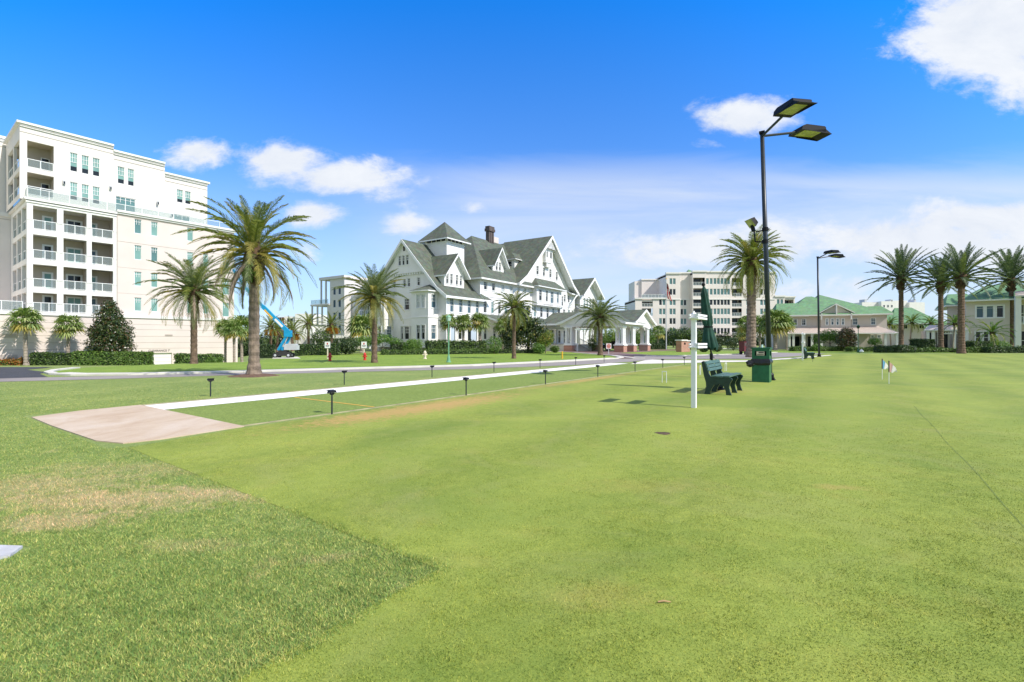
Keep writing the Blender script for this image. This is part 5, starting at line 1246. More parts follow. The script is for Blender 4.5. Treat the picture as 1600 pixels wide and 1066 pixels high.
# ---- bin
def bin_():
    c=Vector((8.63,16.2))-v2*.27+u2*.27
    t=thing('litter_bin','square green litter bin with a black bag collar beside the near lamp post','litter bin',(c.x,c.y,0),ROT)
    w=.265; mb=MB()
    mb.box(-w,w,-w,w,0,.62); mb.box(-w-.012,w+.012,-w-.012,w+.012,.06,.09) if False else None
    mb.build('lower_body',M['bin'],t)
    mb=MB(); W1=.30
    fr=FR((-w,-w),(0,1),(-1,0)); 
    for f in (FR((-w,-w),(0,1),(-1,0)),FR((-w,-w),(1,0),(0,-1)),FR((w,-w),(0,1),(1,0)),FR((-w,w),(1,0),(0,1))):
        wallmesh(mb,f,0,2*w,.78,1.13,[(.09,2*w-.09,.90,1.06)],.1)
    mb.box(-w-.03,w+.03,-w-.03,w+.03,1.13,1.165); mb.prism([(-w-.02,-w-.02),(w+.02,-w-.02),(w+.02,w+.02),(-w-.02,w+.02)],1.166,1.18)
    mb.box(-w+.1,w-.1,-w+.1,w-.1,.8,1.1,1); mb.build('hood',[M['bin'],M['black']],t)
    rng=random.Random(3)
    mb=MB(); n=40; vs=[];fs=[]
    lv=[(.62,1.02),(.645,1.10),(.69,1.13),(.74,1.09),(.785,1.015)]
    for z,s in lv:
        for k in range(n):
            a=2*PI*k/n; c_,s_=math.cos(a),math.sin(a); r=w/max(abs(c_),abs(s_))
            rr=r*(s+.05*rng.random()*(1 if .63<z<.77 else .2)); vs.append((c_*rr,s_*rr,z-.05*(c_<-.6)*(z<.7)+.015*rng.random()))
    for i in range(len(lv)-1):
        for k in range(n): fs.append((i*n+k,i*n+(k+1)%n,(i+1)*n+(k+1)%n,(i+1)*n+k))
    mb.add(vs,fs); 
    # knotted slack hanging off the corner
    mb.lathe([(.02,.50),(.09,.54),(.13,.60),(.12,.68),(.05,.75)],9,(-w-.02,w+.05),f=lambda a,z:1+.25*math.sin(a*3+z*30)); mb.build('bag',M['blackplastic'],t)
    mb=MB(); mb.box(-w-.004,-w-.001,-.12,.12,.912,1.045); mb.box(-w-.006,-w-.0045,-.1,.1,.93,.955,1); mb.box(-w-.006,-w-.0045,-.1,.06,.985,1.03,1); mb.build('label_plate',[M['creamp'],M['chim']],t)
    mb=MB(); mb.tube([(-.1,-.02,1.18),(-.1,-.02,1.27)],.025,8); mb.tube([(.02,-.02,1.18),(.02,-.02,1.28)],.022,8); mb.build('top_fitting',M['palegreen'],t)
bin_()
# ---- umbrella
def umbrella():
    t=thing('umbrella','closed dark green market umbrella leaning behind the near bench','umbrella',(5.86,13.95,0))
    L3=Vector((-.33,.0,3.0))
    def q(z): f=z/3.0; return (L3.x*f,L3.y*f)
    mb=MB(); mb.tube([(0,0,.05),(L3.x,L3.y,3.02)],.026,10); mb.build('pole',M['black'],t)
    mb=MB(); mb.lathe([(.26,0),(.26,.05),(.1,.08),(.045,.1),(.045,.32)],20); mb.build('base',M['black'],t)
    mb=MB(); prof=[(1.18,.225),(1.22,.235),(1.5,.185),(1.78,.125),(1.83,.118),(1.92,.15),(2.1,.155),(2.4,.13),(2.65,.105),(2.72,.11),(2.9,.06),(2.98,.02)]
    n=64; vs=[];fs=[]
    for z,r in prof:
        cx,cy=q(z)
        for k in range(n):
            a=2*PI*k/n; pl=.72+.28*abs(math.sin(a*4+.9*z+.3*math.sin(z*3)))**.7+.05*math.sin(a*3+z*5)
            if abs(z-1.8)<.05: pl=.9+.1*pl
            hem=.045*math.sin(a*8)*(1 if z<1.25 else 0)
            vs.append((cx+r*pl*math.cos(a),cy+r*pl*math.sin(a),z+hem))
    for i in range(len(prof)-1):
        for k in range(n): fs.append((i*n+k,i*n+(k+1)%n,(i+1)*n+(k+1)%n,(i+1)*n+k))
    mb.add(vs,fs); mb.build('canopy',M['cloth'],t,True)
    mb=MB(); cx,cy=q(3.03); mb.lathe([(.02,2.97),(.045,3.0),(.05,3.04),(.03,3.08),(.008,3.1)],12,(cx,cy)); mb.build('finial',M['black'],t)
    mb=MB(); cx,cy=q(1.805); mb.lathe([(.13,1.785),(.132,1.825)],20,(cx,cy)); mb.build('tie_strap',M['black'],t)
    mb=MB(); cx,cy=q(.95); mb.lathe([(.04,.86),(.045,.9),(.045,1.02),(.03,1.06)],12,(cx,cy)); mb.tube([(cx,cy,.95),(cx+.08,cy-.02,.93)],.012,6); mb.build('crank_housing',M['black'],t)
umbrella()
# ---- croquet wickets, flags
def wicket(label,p,rot):
    t=MB(); w=.07
    t.tube([(-w,0,-.02),(-w,0,.36)],.011,6); t.tube([(w,0,-.02),(w,0,.36)],.011,6); t.box(-w-.012,w+.012,-.012,.012,.362,.386)
    o=t.build('croquet_wicket',M['whitetrim'],None); o.location=(p[0],p[1],0); o.rotation_euler=(0,0,rot); setp(o,label,'wicket','white croquet wickets')
wicket('white croquet wicket on the lawn left of the white score post',G(1038,598),ROT-PI/2+.1)
wicket('white croquet wicket seen edge on between the score post and the near bench',G(1094,586),ROT)
wicket('white croquet wicket seen just above the near bench seat',G(1134,580),ROT-.3)
def flag(label,p,h,m1,m2,rot):
    t=thing('corner_flag',label,'flag',(p[0],p[1],0),rot,'small corner flags on the lawn')
    mb=MB(); mb.tube([(0,0,-.02),(0,0,h)],.009,6); mb.build('staff',M['whitetrim'],t)
    mb=MB(); mb.lathe([(.012,h-.36),(.018,h-.3),(.018,h-.05),(.02,h),(.01,h+.02)],8); mb.build('flag_sleeve',M['chim'],t)
    mb=MB(); n=7; top=[];bot=[]
    for i in range(n+1):
        f=i/n; y=.025*math.sin(f*7)*f; top.append((.012+f*.26,y,h-.03-.22*f*f-.1*f)); bot.append((.012+f*.15,y+.02*f,h-.34-.06*f*math.sin(f*3)))
    vs=top+bot
    for i in range(n): mb.add([top[i],top[i+1],bot[i+1],bot[i]],[(0,1,2,3)],0 if i<n*.4 else 1)
    mb.build('flag_cloth',[M[m1],M[m2]],t)
flag('small blue and white triangular flag on the right hand lawn',G(1378.5,593),.74,'flagblue','flagwhite',.1)
flag('small pink and white triangular flag right of the blue one',G(1389,600),.74,'flagpink','flagwhite',-.05)
# small things on the near lawn
mb=MB(); 
mb.tube([(0,0,.008),(.03,.004,.011),(.068,-.002,.008)],[.004,.005,.003],6); o=mb.build('twig',plain('dry_twig',(.42,.27,.13),.8,.2,30),None); p=G(1028,944.5); o.location=(p[0],p[1],.006); setp(o,'short pale twig lying on the near lawn','twig')
# ---- green garden lamps
def garden_lamp(label,p,h,m='lampgreen',glass='palegreen'):
    t=thing('garden_lamp',label,'lamp post',(p[0],p[1],0),0,'green garden lamp posts')
    mb=MB(); mb.lathe([(.16,0),(.16,.06),(.12,.1),(.09,.32),(.065,.4),(.045,.5),(.035,h-.42),(.05,h-.4)],12); mb.build('post',M[m],t,False)
    mb=MB(); mb.lathe([(.05,h-.39),(.12,h-.34),(.17,h-.1),(.12,h-.06)],8); mb.build('lantern_glass',M[glass],t)
    mb=MB(); mb.lathe([(.19,h-.1),(.15,h-.03),(.05,h+.03),(.015,h+.1)],8); 
    for k in range(8): a=k*PI/4; mb.tube([(.1*math.cos(a)*1.2,.12*math.sin(a),h-.34),(.17*math.cos(a),.17*math.sin(a),h-.1)],.008,4)
    mb.build('lantern_cap',M[m],t)
garden_lamp('pale green garden lamp post on the verge in front of the hotel',G(701,566.5),3.05)
p=G(1341,551); garden_lamp('dark green garden lamp post at the far edge of the lawn by the round tree',p,3.3,'bin','glass_dark')
# ---- hydrants
def hydrant(label,p,m,s=1,cap=None):
    t=thing('fire_hydrant',label,'fire hydrant',(p[0],p[1],0),.3); t.scale=(s,s,s)
    mb=MB(); mb.lathe([(.16,0),(.16,.05),(.105,.07),(.105,.42),(.135,.44),(.135,.48)],14); mb.build('barrel',M[m],t)
    mb=MB(); mb.lathe([(.13,.485),(.12,.55),(.07,.62),(.03,.64),(.03,.69)],14); mb.build('bonnet',M[cap or m],t)
    for a in (0,PI,-PI/2):
        mb=MB(); d=(math.cos(a),math.sin(a)); mb.tube([(d[0]*.09,d[1]*.09,.34),(d[0]*.19,d[1]*.19,.34)],.055 if a>=0 else .07,8); mb.build('outlet',M[m],t)
hydrant('cream fire hydrant on the verge in front of the hotel hedge',G(664,561),'creamp',.98)
hydrant('red fire hydrant under the left white notice board',G(515.5,564),'red',.85)
hydrant('red fire hydrant under the right white notice board, near the date palm',G(570,563),'red',.85)
def notice(label,p,h,w,hh,grp,rot=0,stop=False):
    t=thing('notice_sign',label,'sign',(p[0],p[1],0),rot,grp)
    mb=MB(); mb.box(-.04,.04,-.03,.03,0,h-.02); mb.build('sign_post',M['creamp'] if not stop else M['greyp'],t)
    mb=MB(); mb.box(-w/2,w/2,-.055,-.032,h-hh,h); pn=mb.build('sign_panel',M['whitetrim'],t)
    if stop:
        mb=MB(); n=24; c=h-hh*.5
        vs=[(math.cos(2*PI*k/n)*w*r,-.06,c+math.sin(2*PI*k/n)*w*r) for r in (.40,.30) for k in range(n)]
        mb.add(vs,[(k,(k+1)%n,n+(k+1)%n,n+k) for k in range(n)]); mb.add([(math.cos(2*PI*k/n)*w*.3,-.0605,c+math.sin(2*PI*k/n)*w*.3-.0) for k in range(n)],[tuple(range(n))],1)
        mb.add([(-w*.2,-.063,c-.04),(w*.2,-.063,c-.04),(w*.2,-.063,c+.04),(-w*.2,-.063,c+.04)],[(0,1,2,3)],0)
        mb.box(-w/2+.02,w/2-.02,-.0605,-.058,h-hh+.02,h-hh+.035,0); mb.box(-w/2+.02,w/2-.02,-.0605,-.058,h-.04,h-.02,0)
        mb.build('emblem',[M['red'],M['flagpink']],pn)
    else:
        mb=MB(); mb.box(-w*.12,w*.12,-.0605,-.0552,h-hh*.45,h-hh*.18); mb.box(-w*.36,w*.36,-.0605,-.0552,h-hh*.62,h-hh*.56,1); mb.box(-w*.3,w*.3,-.0605,-.0552,h-hh*.76,h-hh*.70,1); mb.build('emblem',[M['red'],M['black']],pn)
notice('white notice board on a post behind the left red hydrant',G(512,561),1.35,.42,.5,'white notice boards by the hydrants')
notice('white notice board on a post behind the right red hydrant',G(569,561),1.35,.42,.5,'white notice boards by the hydrants')
p=AT(951,52); notice('white square sign with a red ring at the drive entrance',p,1.05+.1,.55,.6,None,0,True)
mb=MB(); mb.lathe([(.06,0),(.06,.5),(.055,.55),(.02,.58)],10); o=mb.build('marker_post',M['yellow'],None); p=G(878.5,560.5); o.location=(p[0],p[1],0); setp(o,'short yellow marker post on the verge by the drive','post')
mb=MB(); mb.lathe([(.05,0),(.2,.1),(.22,.2),(.1,.38),(.02,.42)],12); o=mb.build('garden_stone',M['whitetrim'],None); p=G(1346,551.5); o.location=(p[0],p[1],0); setp(o,'small white rounded stone beside the dark green garden lamp','stone')
# ---- brick gate pillar
def gate():
    x,y=AT(1068,62); t=thing('gate_pillar','red brick gate pillar wall with white stone cap','gate pillar',(x,y,0),.62)
    mb=MB(); mb.box(-1.0,.1,-.4,.4,0,1.42); mb.box(.1,1.0,-.25,.3,0,1.36) ; mb.build('brickwork',M['brick'],t)
    mb=MB(); mb.box(-1.1,.2,-.5,.5,1.42,1.58); mb.box(.205,1.08,-.35,.4,1.365,1.5); mb.build('cap_stone',M['trimwhite'],t)
    mb=MB(); mb.box(-.45,-.15,-.425,-.401,.95,1.2); mb.build('plaque',M['black'],t)
gate()
# ---- flagpole with limp striped flag
def flagpole():
    x,y=AT(1041,75); t=thing('flagpole','tall white flagpole with a limp striped flag before the seven storey block','flagpole',(x,y,0))
    H=11.0; mb=MB(); mb.tube([(0,0,0),(0,0,H)],[.09,.05],10); mb.build('pole',M['greyp'],t)
    mb=MB(); mb.lathe([(.02,H),(.09,H+.06),(.09,H+.12),(.02,H+.18)],10); mb.build('finial',M['yellow'],t)
    mb=MB(); n=10; m=9
    for j in range(m):
        for i in range(n):
            def q(i,j): z=H-.5-j*.27-.05*i; return (.07+.05*i*(.5+.12*j)+.02*math.sin(i*2.2+j*.5),.12*math.sin(i*1.9+j*.4),z)
            k=0 if (i%2) else 1
            if j<3 and i<5: k=2
            mb.add([q(i,j),q(i+1,j),q(i+1,j+1),q(i,j+1)],[(0,1,2,3)],k)
    mb.build('flag_cloth',[M['red'],M['flagwhite'],M['skin_dark']],t)
flagpole()
# ---- boom lift
def boom():
    x,y=G(444,559); t=thing('boom_lift','blue telescopic boom lift with grey engine pod parked on the grass','boom lift',(x,y,0),.05); 
    mb=MB(); mb.box(-.5,.5,-.35,.35,.16,.5); mb.box(-.35,.3,-.3,.3,.5,.62); mb.build('chassis',M['rubber'],t)
    for a in (-.56,.52):
        for b in (-.36,.36):
            w=MB(); w.tube([(a,b-.08,.21),(a,b+.08,.21)],.21,18); ww=w.build('wheel',M['rubber'],t); r=MB(); r.tube([(a,b-.09,.21),(a,b+.09,.21)],.1,12); r.build('rim',M['greyp'],ww)
    mb=MB(); mb.box(0.1,1.15,-.3,.3,.66,1.05); mb.box(.16,1.05,-.27,.27,1.055,1.16); mb.box(-.75,-.5,-.2,.2,.5,1.3) if False else None; mb.build('engine_pod',M['greyp'],t)
    mb=MB(); mb.tube([(-.05,0,.6),(-.02,.0,.9)],.26,12); mb.build('turntable',M['blue'],t)
    def beam(p0,p1,w,h,m,name,par=t):
        p0=Vector(p0);p1=Vector(p1); d=(p1-p0).normalized(); s=Vector((0,1,0)); n=d.cross(s)
        mb=MB(); V=[]
        for p in (p0,p1):
            for a,b in ((-1,-1),(1,-1),(1,1),(-1,1)): V.append(p+s*w*a+n*h*b)
        mb.add(V,[(0,1,2,3),(7,6,5,4),(0,1,5,4),(1,2,6,5),(2,3,7,6),(3,0,4,7)]); return mb.build(name,M[m],par)
    beam((-.45,-.1,.62),(.22,-.1,1.8),.06,.1,'blue','riser_arm'); beam((-.1,.12,.62),(.5,.12,1.9),.06,.1,'blue','riser_arm')
    beam((-.5,-.2,.9),(.0,-.2,1.7),.03,.04,'black','cylinder')
    mb=MB(); mb.box(.05,.6,-.2,.2,1.75,2.3); mb.build('knuckle',M['blue'],t)
    b1=beam((.55,0,1.95),(-1.75,0,4.3),.12,.15,'blue','boom_arm')
    mb=MB(); d=Vector((-2.3,0,2.35)).normalized(); n=d.cross(Vector((0,1,0))); p=Vector((.55,0,1.95))+d*.9
    mb.add([p+n*.09+Vector((0,-.125,0)),p+d*.9+n*.09+Vector((0,-.125,0)),p+d*.9-n*.09+Vector((0,-.125,0)),p-n*.09+Vector((0,-.125,0))],[(0,1,2,3)]); mb.build('white_lettering_band',M['whitetrim'],b1)
    beam((-1.6,0,4.15),(-3.3,0,6.0),.085,.1,'blue','boom_extension'); beam((-3.2,0,5.9),(-4.2,0,7.4),.06,.07,'blue','boom_extension')
    beam((-.9,-.16,3.3),(-1.55,-.16,4.0),.03,.06,'yellow','hose_carrier')
    mb=MB(); bx,bz=-4.5,7.1
    for z in (0,.5,1.0): mb.tube([(bx-.5,-.3,bz+z),(bx+.4,-.3,bz+z),(bx+.4,.3,bz+z),(bx-.5,.3,bz+z),(bx-.5,-.3,bz+z)],.025,5)
    for a,b in ((-.5,-.3),(.4,-.3),(.4,.3),(-.5,.3)): mb.tube([(bx+a,b,bz),(bx+a,b,bz+1)],.025,5)
    mb.box(bx-.5,bx+.4,-.3,.3,bz-.03,bz+.01); mb.build('basket',M['greyp'],t)
boom()
# ---- car under the carriage porch, maroon golf cart behind palm
def car():
    x,y=AT(965,71); t=thing('parked_car','dark car parked under the carriage porch, mostly hidden by its piers','car',(x,y,0),-.35)
    pr=[(-2.2,.35),(-2.25,.7),(-2.0,.85),(-1.3,.93),(-.7,1.38),(.7,1.42),(1.5,1.0),(2.1,.9),(2.25,.6),(2.2,.3)]
    mb=MB(); n=len(pr); W_=[.85]*n
    vs=[(a,-(.86 if z<1.1 else .66),z) for a,z in pr]+[(a,(.86 if z<1.1 else .66),z) for a,z in pr]
    mb.add(vs,[tuple(range(n)),tuple(range(2*n-1,n-1,-1))]+[(i,(i+1)%n,n+(i+1)%n,n+i) for i in range(n)]); mb.build('body',M['skin_dark'],t)
    mb=MB(); mb.add([(-1.2,-.86,.98),(1.35,-.86,1.02),(.7,-.71,1.36),(-.65,-.71,1.33)],[(0,1,2,3)]); mb.build('side_window',M['glass_dark'],t)
    for a in (-1.4,1.4):
        for b in (-.8,.8):
            w=MB(); w.tube([(a,b-.1,.32),(a,b+.1,.32)],.32,16); ww=w.build('wheel',M['rubber'],t); r=MB(); r.tube([(a,b-.11,.32),(a,b+.11,.32)],.18,10); r.build('rim',M['greyp'],ww)
    for b in (-.6,.6): mb=MB(); mb.box(-2.27,-2.2,b-.15,b+.15,.6,.74); mb.build('headlight',M['whitetrim'],t)
car()
def cart():
    x,y=AT(1166,50); t=thing('utility_cart','maroon covered utility cart half hidden behind the canary palm trunk','cart',(x,y,0),.2)
    mb=MB(); mb.box(-.55,.7,-.4,.4,.32,1.36); mb.prism([(-.6,-.45),(.75,-.45),(.75,.45),(-.6,.45)],1.365,1.4); mb.build('body',M['maroon'],t)
    for a in (-.35,.5):
        for b in (-.36,.36): w=MB(); w.tube([(a,b-.06,.18),(a,b+.06,.18)],.18,14); w.build('wheel',M['rubber'],t)
    mb=MB(); mb.box(-.5,-.3,-.415,-.402,.9,1.2); mb.build('panel',M['chim'],t)
cart()
# ================================================================ GROUND
def sheet(name,pts,mat_,z,kind='structure',**k):
    mb=MB(); mb.poly([(p[0],p[1],z) for p in pts]); o=mb.build(name,mat_,None); o['kind']=kind; return o
def grass_mat(name,base,light,dark,tan,blobs=(),tanamt=.5,bump=.35,fine=260,streak=False):
    """base colours vary by patches; tan = dry areas at given places"""
    m,t,b,_=nt(name); co=objco(t)
    c=ramp(t,noise(t,.55,5,co,.6),[(.3,dark),(.5,base),(.72,light)])
    c=mix(t,ramp(t,noise(t,7,4,co,.7),[(.35,(0,0,0)),(.7,(.55,.55,.55))]),c,tuple(x*1.28 for x in light))
    fn=noise(t,fine*.28,5,co,.85); c=mix(t,.75,c,ramp(t,fn,[(.30,(.10,.16,.10)),(.5,(.5,.5,.5)),(.70,(.93,.88,.80))]),'OVERLAY')
    f4=noise(t,fine*.09,4,co,.8); c=mix(t,.25,c,ramp(t,f4,[(.3,(.22,.32,.25)),(.5,(.5,.5,.5)),(.72,(.85,.75,.6))]),'OVERLAY')
    # tan speckles by noise
    tn=noise(t,1.1,6,co,.7,.6)
    f=ramp(t,tn,[(.60,(0,0,0)),(.74,(tanamt,tanamt,tanamt))])
    c=mix(t,f,c,tan)
    if streak:
        c=mix(t,ramp(t,noise(t,.28,4,co,.6,1.0),[(.42,(0,0,0)),(.62,(.6,.6,.6))]),c,(.145,.22,.040)); c=mix(t,ramp(t,noise(t,.75,5,co,.65,1.5),[(.5,(0,0,0)),(.72,(.5,.5,.5))]),c,(.28,.30,.10))
        mp=N(t,'ShaderNodeMapping'); mp.inputs['Rotation'].default_value=(0,0,-ROT); L(t,co,mp.inputs[0])
        sp=N(t,'ShaderNodeSeparateXYZ'); L(t,mp.outputs[0],sp.inputs[0])
        st=mth(t,'SINE',mth(t,'ADD',mth(t,'MULTIPLY',sp.outputs[1],2.9),mth(t,'MULTIPLY',noise(t,.5,2,co),2.2)))
        c=mix(t,mth(t,'MULTIPLY',mth(t,'ADD',st,1.0),.12),c,tuple(x*1.5 for x in light))
        c=mix(t,ramp(t,noise(t,2.2,3,co,.6),[(.55,(0,0,0)),(.8,(.22,.22,.22))]),c,(.36,.30,.08))
    for (x,y,rx,ry,amt,ang) in blobs:
        mp=N(t,'ShaderNodeMapping',vector_type='TEXTURE'); mp.inputs['Location'].default_value=(x,y,0); mp.inputs['Rotation'].default_value=(0,0,ang); mp.inputs['Scale'].default_value=(rx,ry,1)
        L(t,co,mp.inputs[0]); ln=N(t,'ShaderNodeVectorMath',operation='LENGTH'); L(t,mp.outputs[0],ln.inputs[0])
        n1=noise(t,6.5,8,co,.8,.6)
        v=mth(t,'SUBTRACT',mth(t,'ADD',1.0,mth(t,'MULTIPLY',mth(t,'SUBTRACT',n1,.5),3.2)),ln.outputs[1])
        v=mth(t,'MULTIPLY',mth(t,'MINIMUM',mth(t,'MAXIMUM',mth(t,'MULTIPLY',v,1.3),0.0),1.0),amt)
        c=mix(t,v,c,tan)
    L(t,c,b.inputs['Base Color']); b.inputs['Roughness'].default_value=.85; b.inputs['Specular IOR Level'].default_value=.2
    bn=N(t,'ShaderNodeBump',i_Strength=bump,i_Distance=.012); L(t,noise(t,fine*.7,4,co,.8),bn.inputs['Height']); L(t,bn.outputs[0],b.inputs['Normal'])
    return m
TAN=(.47,.37,.22)
rb=[(-3.6,4.25,1.3,.42,.75,0),(-3.5,3.75,.7,.25,.7,0.1),(-2.8,4.45,.8,.2,.7,-.25),(-4.6,4.7,1.1,.5,.55,0),(-3.9,5.3,1.8,.4,.35,0),(-2.2,3.3,.5,.15,.3,0),(-1.2,3.1,.3,.1,.3,.3)]
M['rough']=grass_mat('rough_grass',(.185,.25,.072),(.265,.31,.10),(.145,.215,.058),TAN,rb,.35,.5,170)
M['verge']=grass_mat('verge_grass',(.17,.26,.04),(.235,.32,.055),(.13,.215,.035),TAN,(),.1,.4,60)
cbl=[(CV(3.6,4.9)[0],CV(3.6,4.9)[1],3.6,.8,1.0,ROT),(CV(2.0,4.85)[0],CV(2.0,4.85)[1],1.6,.5,.8,ROT),(CV(12,4.4)[0],CV(12,4.4)[1],5.5,.4,.8,ROT),(G(1120,612)[0],G(1120,612)[1],1.3,.5,.35,.2),(G(1310,762)[0],G(1310,762)[1],.35,.12,.4,0),(G(1000,760)[0],G(1000,760)[1],.9,.3,.15,0),(G(1060,575)[0],G(1060,575)[1],5,2,.25,.3),(G(950,930)[0],G(950,930)[1],.4,.2,.18,0)]
M['lawn']=grass_mat('croquet_grass',(.212,.262,.045),(.262,.302,.062),(.165,.23,.036),(.45,.31,.11),cbl,.10,.22,420,True)
M['turf']=grass_mat('court_turf',(.18,.24,.055),(.20,.26,.065),(.16,.22,.045),(.2,.25,.1),(),.05,.15,120)
# big ground sheet
xs=sorted(set([-2500,-1200,-600,-300,-200,-150,-120,-100]+list(range(-90,-8,2))+[-8,0,10,20,40,60,90,120,200,400,900,2500]))
ys=sorted(set([-300,-100,-40,-10,0,10,20]+list(range(24,110,3))+[120,150,200,300,600,1200,3000]))
mb=MB(); W_=len(xs)
mb.v=[(x,y,gz(x,y) if y>0.1 else 0) for y in ys for x in xs]
for j in range(len(ys)-1):
    for i in range(W_-1): mb.f.append((j*W_+i,j*W_+i+1,(j+1)*W_+i+1,(j+1)*W_+i)); mb.m.append(0)
g=mb.build('ground',M['rough'],None,True); g['kind']='structure'
def PG(l,z=0.0): return [G(x,y) for x,y in l]
# far verge: brighter grass beyond the road
o=sheet('far_verge',PG([(118,586.6),(78,585.3),(68,583),(78,579.8),(114,575.9)][::-1][:0]+[(68,583),(78,585.6),(118,586.4),(380,578),(740,570.2),(870,565.5),(958,560.5),(966,557.5),(941,554.9),(898,551.2),(850,549.4),(700,550),(580,552),(480,556),(380,566)])+[(-20.3,30.5),(-22.4,25.9),G(78,579.8)],M['verge'],.006)
o=sheet('verge_island',PG([(968,551.8),(1030,555.3),(1062,556.1),(1168,553),(1180,550),(1100,548),(1000,548.4)]),M['verge'],.006)
o=sheet('right_verge',PG([(1215,553),(1262,552.5),(1296,552.2),(1600,551.9),(1700,551.9),(1700,548),(1200,548.5)]),M['verge'],.006)
# croquet lawn
pA=G(200,700); pB=G(685,890); pC=(pB[0]-.578*6,pB[1]-.816*6)
far=[CV(0,4.22),CV(27.5,4.15),G(1075,567.6),G(1168,566.4),G(1245,561.5),G(1265,557.5),G(1292,553.2)]
sheet('croquet_lawn',[pA,(CV(-.05,4.25)[0]-.1,CV(-.05,4.25)[1]-.1)]+far+[(60,52.8),(95,52.8),(95,-12),(-1,-12),pC,pB],M['lawn'],.004)
sheet('far_lawn_strip',[CV(26.6,1.1),CV(26.6,4.1),G(1075,567.7),G(1168,566.5),G(1245,561.6),G(1240,561),G(1165,565.3),G(1080,567),G(985,568)],M['verge'],.007)
# court
def quad(u0,u1,v0,v1): return [CV(u0,v0),CV(u1,v0),CV(u1,v1),CV(u0,v1)]
mw,tw,bw,_=nt('white_gutter'); co=objco(tw)
L(tw,ramp(tw,noise(tw,30,5,co,.8),[(.3,(.78,.77,.74)),(.7,(.9,.89,.87))]),bw.inputs['Base Color']); bw.inputs['Roughness'].default_value=.9
sheet('white_strip',quad(0,24.6,-.22,.84)+[],mw,.012)
sheet('court_turf',quad(0,26.6,.84,4.03),M['turf'],.010)
mb=MB()
def strip(mb,p0,p1,w,h,z0=-.02):
    d=Vector((p1[0]-p0[0],p1[1]-p0[1])); d.normalize(); n=Vector((-d.y,d.x))*w/2
    P=[(p0[0]+n.x,p0[1]+n.y),(p0[0]-n.x,p0[1]-n.y),(p1[0]-n.x,p1[1]-n.y),(p1[0]+n.x,p1[1]+n.y)]; mb.prism(P,z0,h)
strip(mb,CV(0.0,4.05),CV(26.6,4.05),.05,.014); strip(mb,CV(0,-.30),CV(24.6,-.30),.12,.02)
o=mb.build('court_edging',plain('tan_edging',(.36,.32,.19),.9,.3,3,.3,30),None); o['kind']='structure'
yl=MB(); yl.poly([(p[0],p[1],.0145) for p in quad(2.68,2.74,1.0,4.0)]); o=yl.build('court_line',M['yellow'],None); setp(o,'thin yellow line across the green court near the slab','line marking')
# slab
ms,ts,bs_,_=nt('stained_concrete'); co=objco(ts)
mp=N(ts,'ShaderNodeMapping'); mp.inputs['Rotation'].default_value=(0,0,-ROT); mp.inputs['Scale'].default_value=(1,.35,1); L(ts,co,mp.inputs[0])
c=ramp(ts,noise(ts,1.6,7,mp.outputs[0],.65,.6),[(.3,(.47,.34,.23)),(.5,(.56,.44,.32)),(.72,(.62,.52,.42))])
c=mix(ts,ramp(ts,noise(ts,5,6,co,.7),[(.5,(0,0,0)),(.75,(.35,.35,.35))]),c,(.42,.29,.2)); c=mix(ts,.3,c,ramp(ts,noise(ts,160,2,co),[(.3,(.35,.35,.35)),(.7,(.65,.65,.65))]),'OVERLAY')
L(ts,c,bs_.inputs['Base Color']); bs_.inputs['Roughness'].default_value=.85
bn=N(ts,'ShaderNodeBump',i_Strength=.3,i_Distance=.01); L(ts,noise(ts,60,4,co),bn.inputs['Height']); L(ts,bn.outputs[0],bs_.inputs['Normal'])
mb=MB(); 
pl=[CV(-1.78,.0),CV(-1.80,1.5),CV(-1.76,3.6),CV(-1.6,4.12),CV(-1.2,4.22),CV(0,4.12),CV(0,-.42),CV(-1.0,-.36)]
mb.prism(pl[::-1],-.05,.015); o=mb.build('concrete_slab',ms,None); o['kind']='structure'
# stone paver bottom left
p=G(-8,868); mb=MB(); mb.prism([(p[0]-.4,p[1]-.1),(p[0]+.02,p[1]-.13),(p[0]+.13,p[1]-.03),(p[0]+.07,p[1]+.11),(p[0]-.2,p[1]+.13)],-.03,.018); o=mb.build('paver',plain('grey_stone',(.50,.50,.52),.8,.15,9,.5,60),None); setp(o,'grey stone paver at the left edge of the near grass','paver')
# roads
ma,ta,ba,_=nt('asphalt'); co=objco(ta)
c=ramp(ta,noise(ta,.35,5,co,.6),[(.3,(.255,.225,.21)),(.7,(.33,.295,.28))]); c=mix(ta,.5,c,ramp(ta,noise(ta,60,3,co,.7),[(.3,(.35,.35,.35)),(.7,(.65,.65,.65))]),'OVERLAY')
L(ta,c,ba.inputs['Base Color']); ba.inputs['Roughness'].default_value=.85
M['asphd']=plain('dark_asphalt',(.05,.052,.058),.8,.2,2,.4,60)
M['paverd']=plain('brick_drive',(.20,.13,.125),.85,.2,1.2,.4,30)
near=[(-160,603),(0,597),(180,592.3),(380,586),(560,581.3),(740,576.9),(900,570.6),(985,565.6),(1020,562.0)]
farr=[(1022,560.3),(990,560.6),(967,560.9),(870,566.2),(740,572.4),(560,577.3),(380,582.6),(200,587),(60,590.2),(-160,596.5)]
sheet('road',PG(near+farr),ma,.009)
sheet('driveway',[G(-160,596.4),G(60,590.1),G(75,589.6),G(62,584.5),G(75,581.8),(-23.5,23.4),(-24.6,25.9),(-60,25.5),(-60,18)],M['asphd'],.009)
sheet('road',PG([(1022,562.0),(1080,561.5),(1168,561),(1215,558.6),(1250,556.6),(1290,552.6),(1215,551.2),(1195,552.6),(1168,553.6),(1062,556.6),(1030,555.7),(990,556.2),(990,560.5)]),ma,.0095)
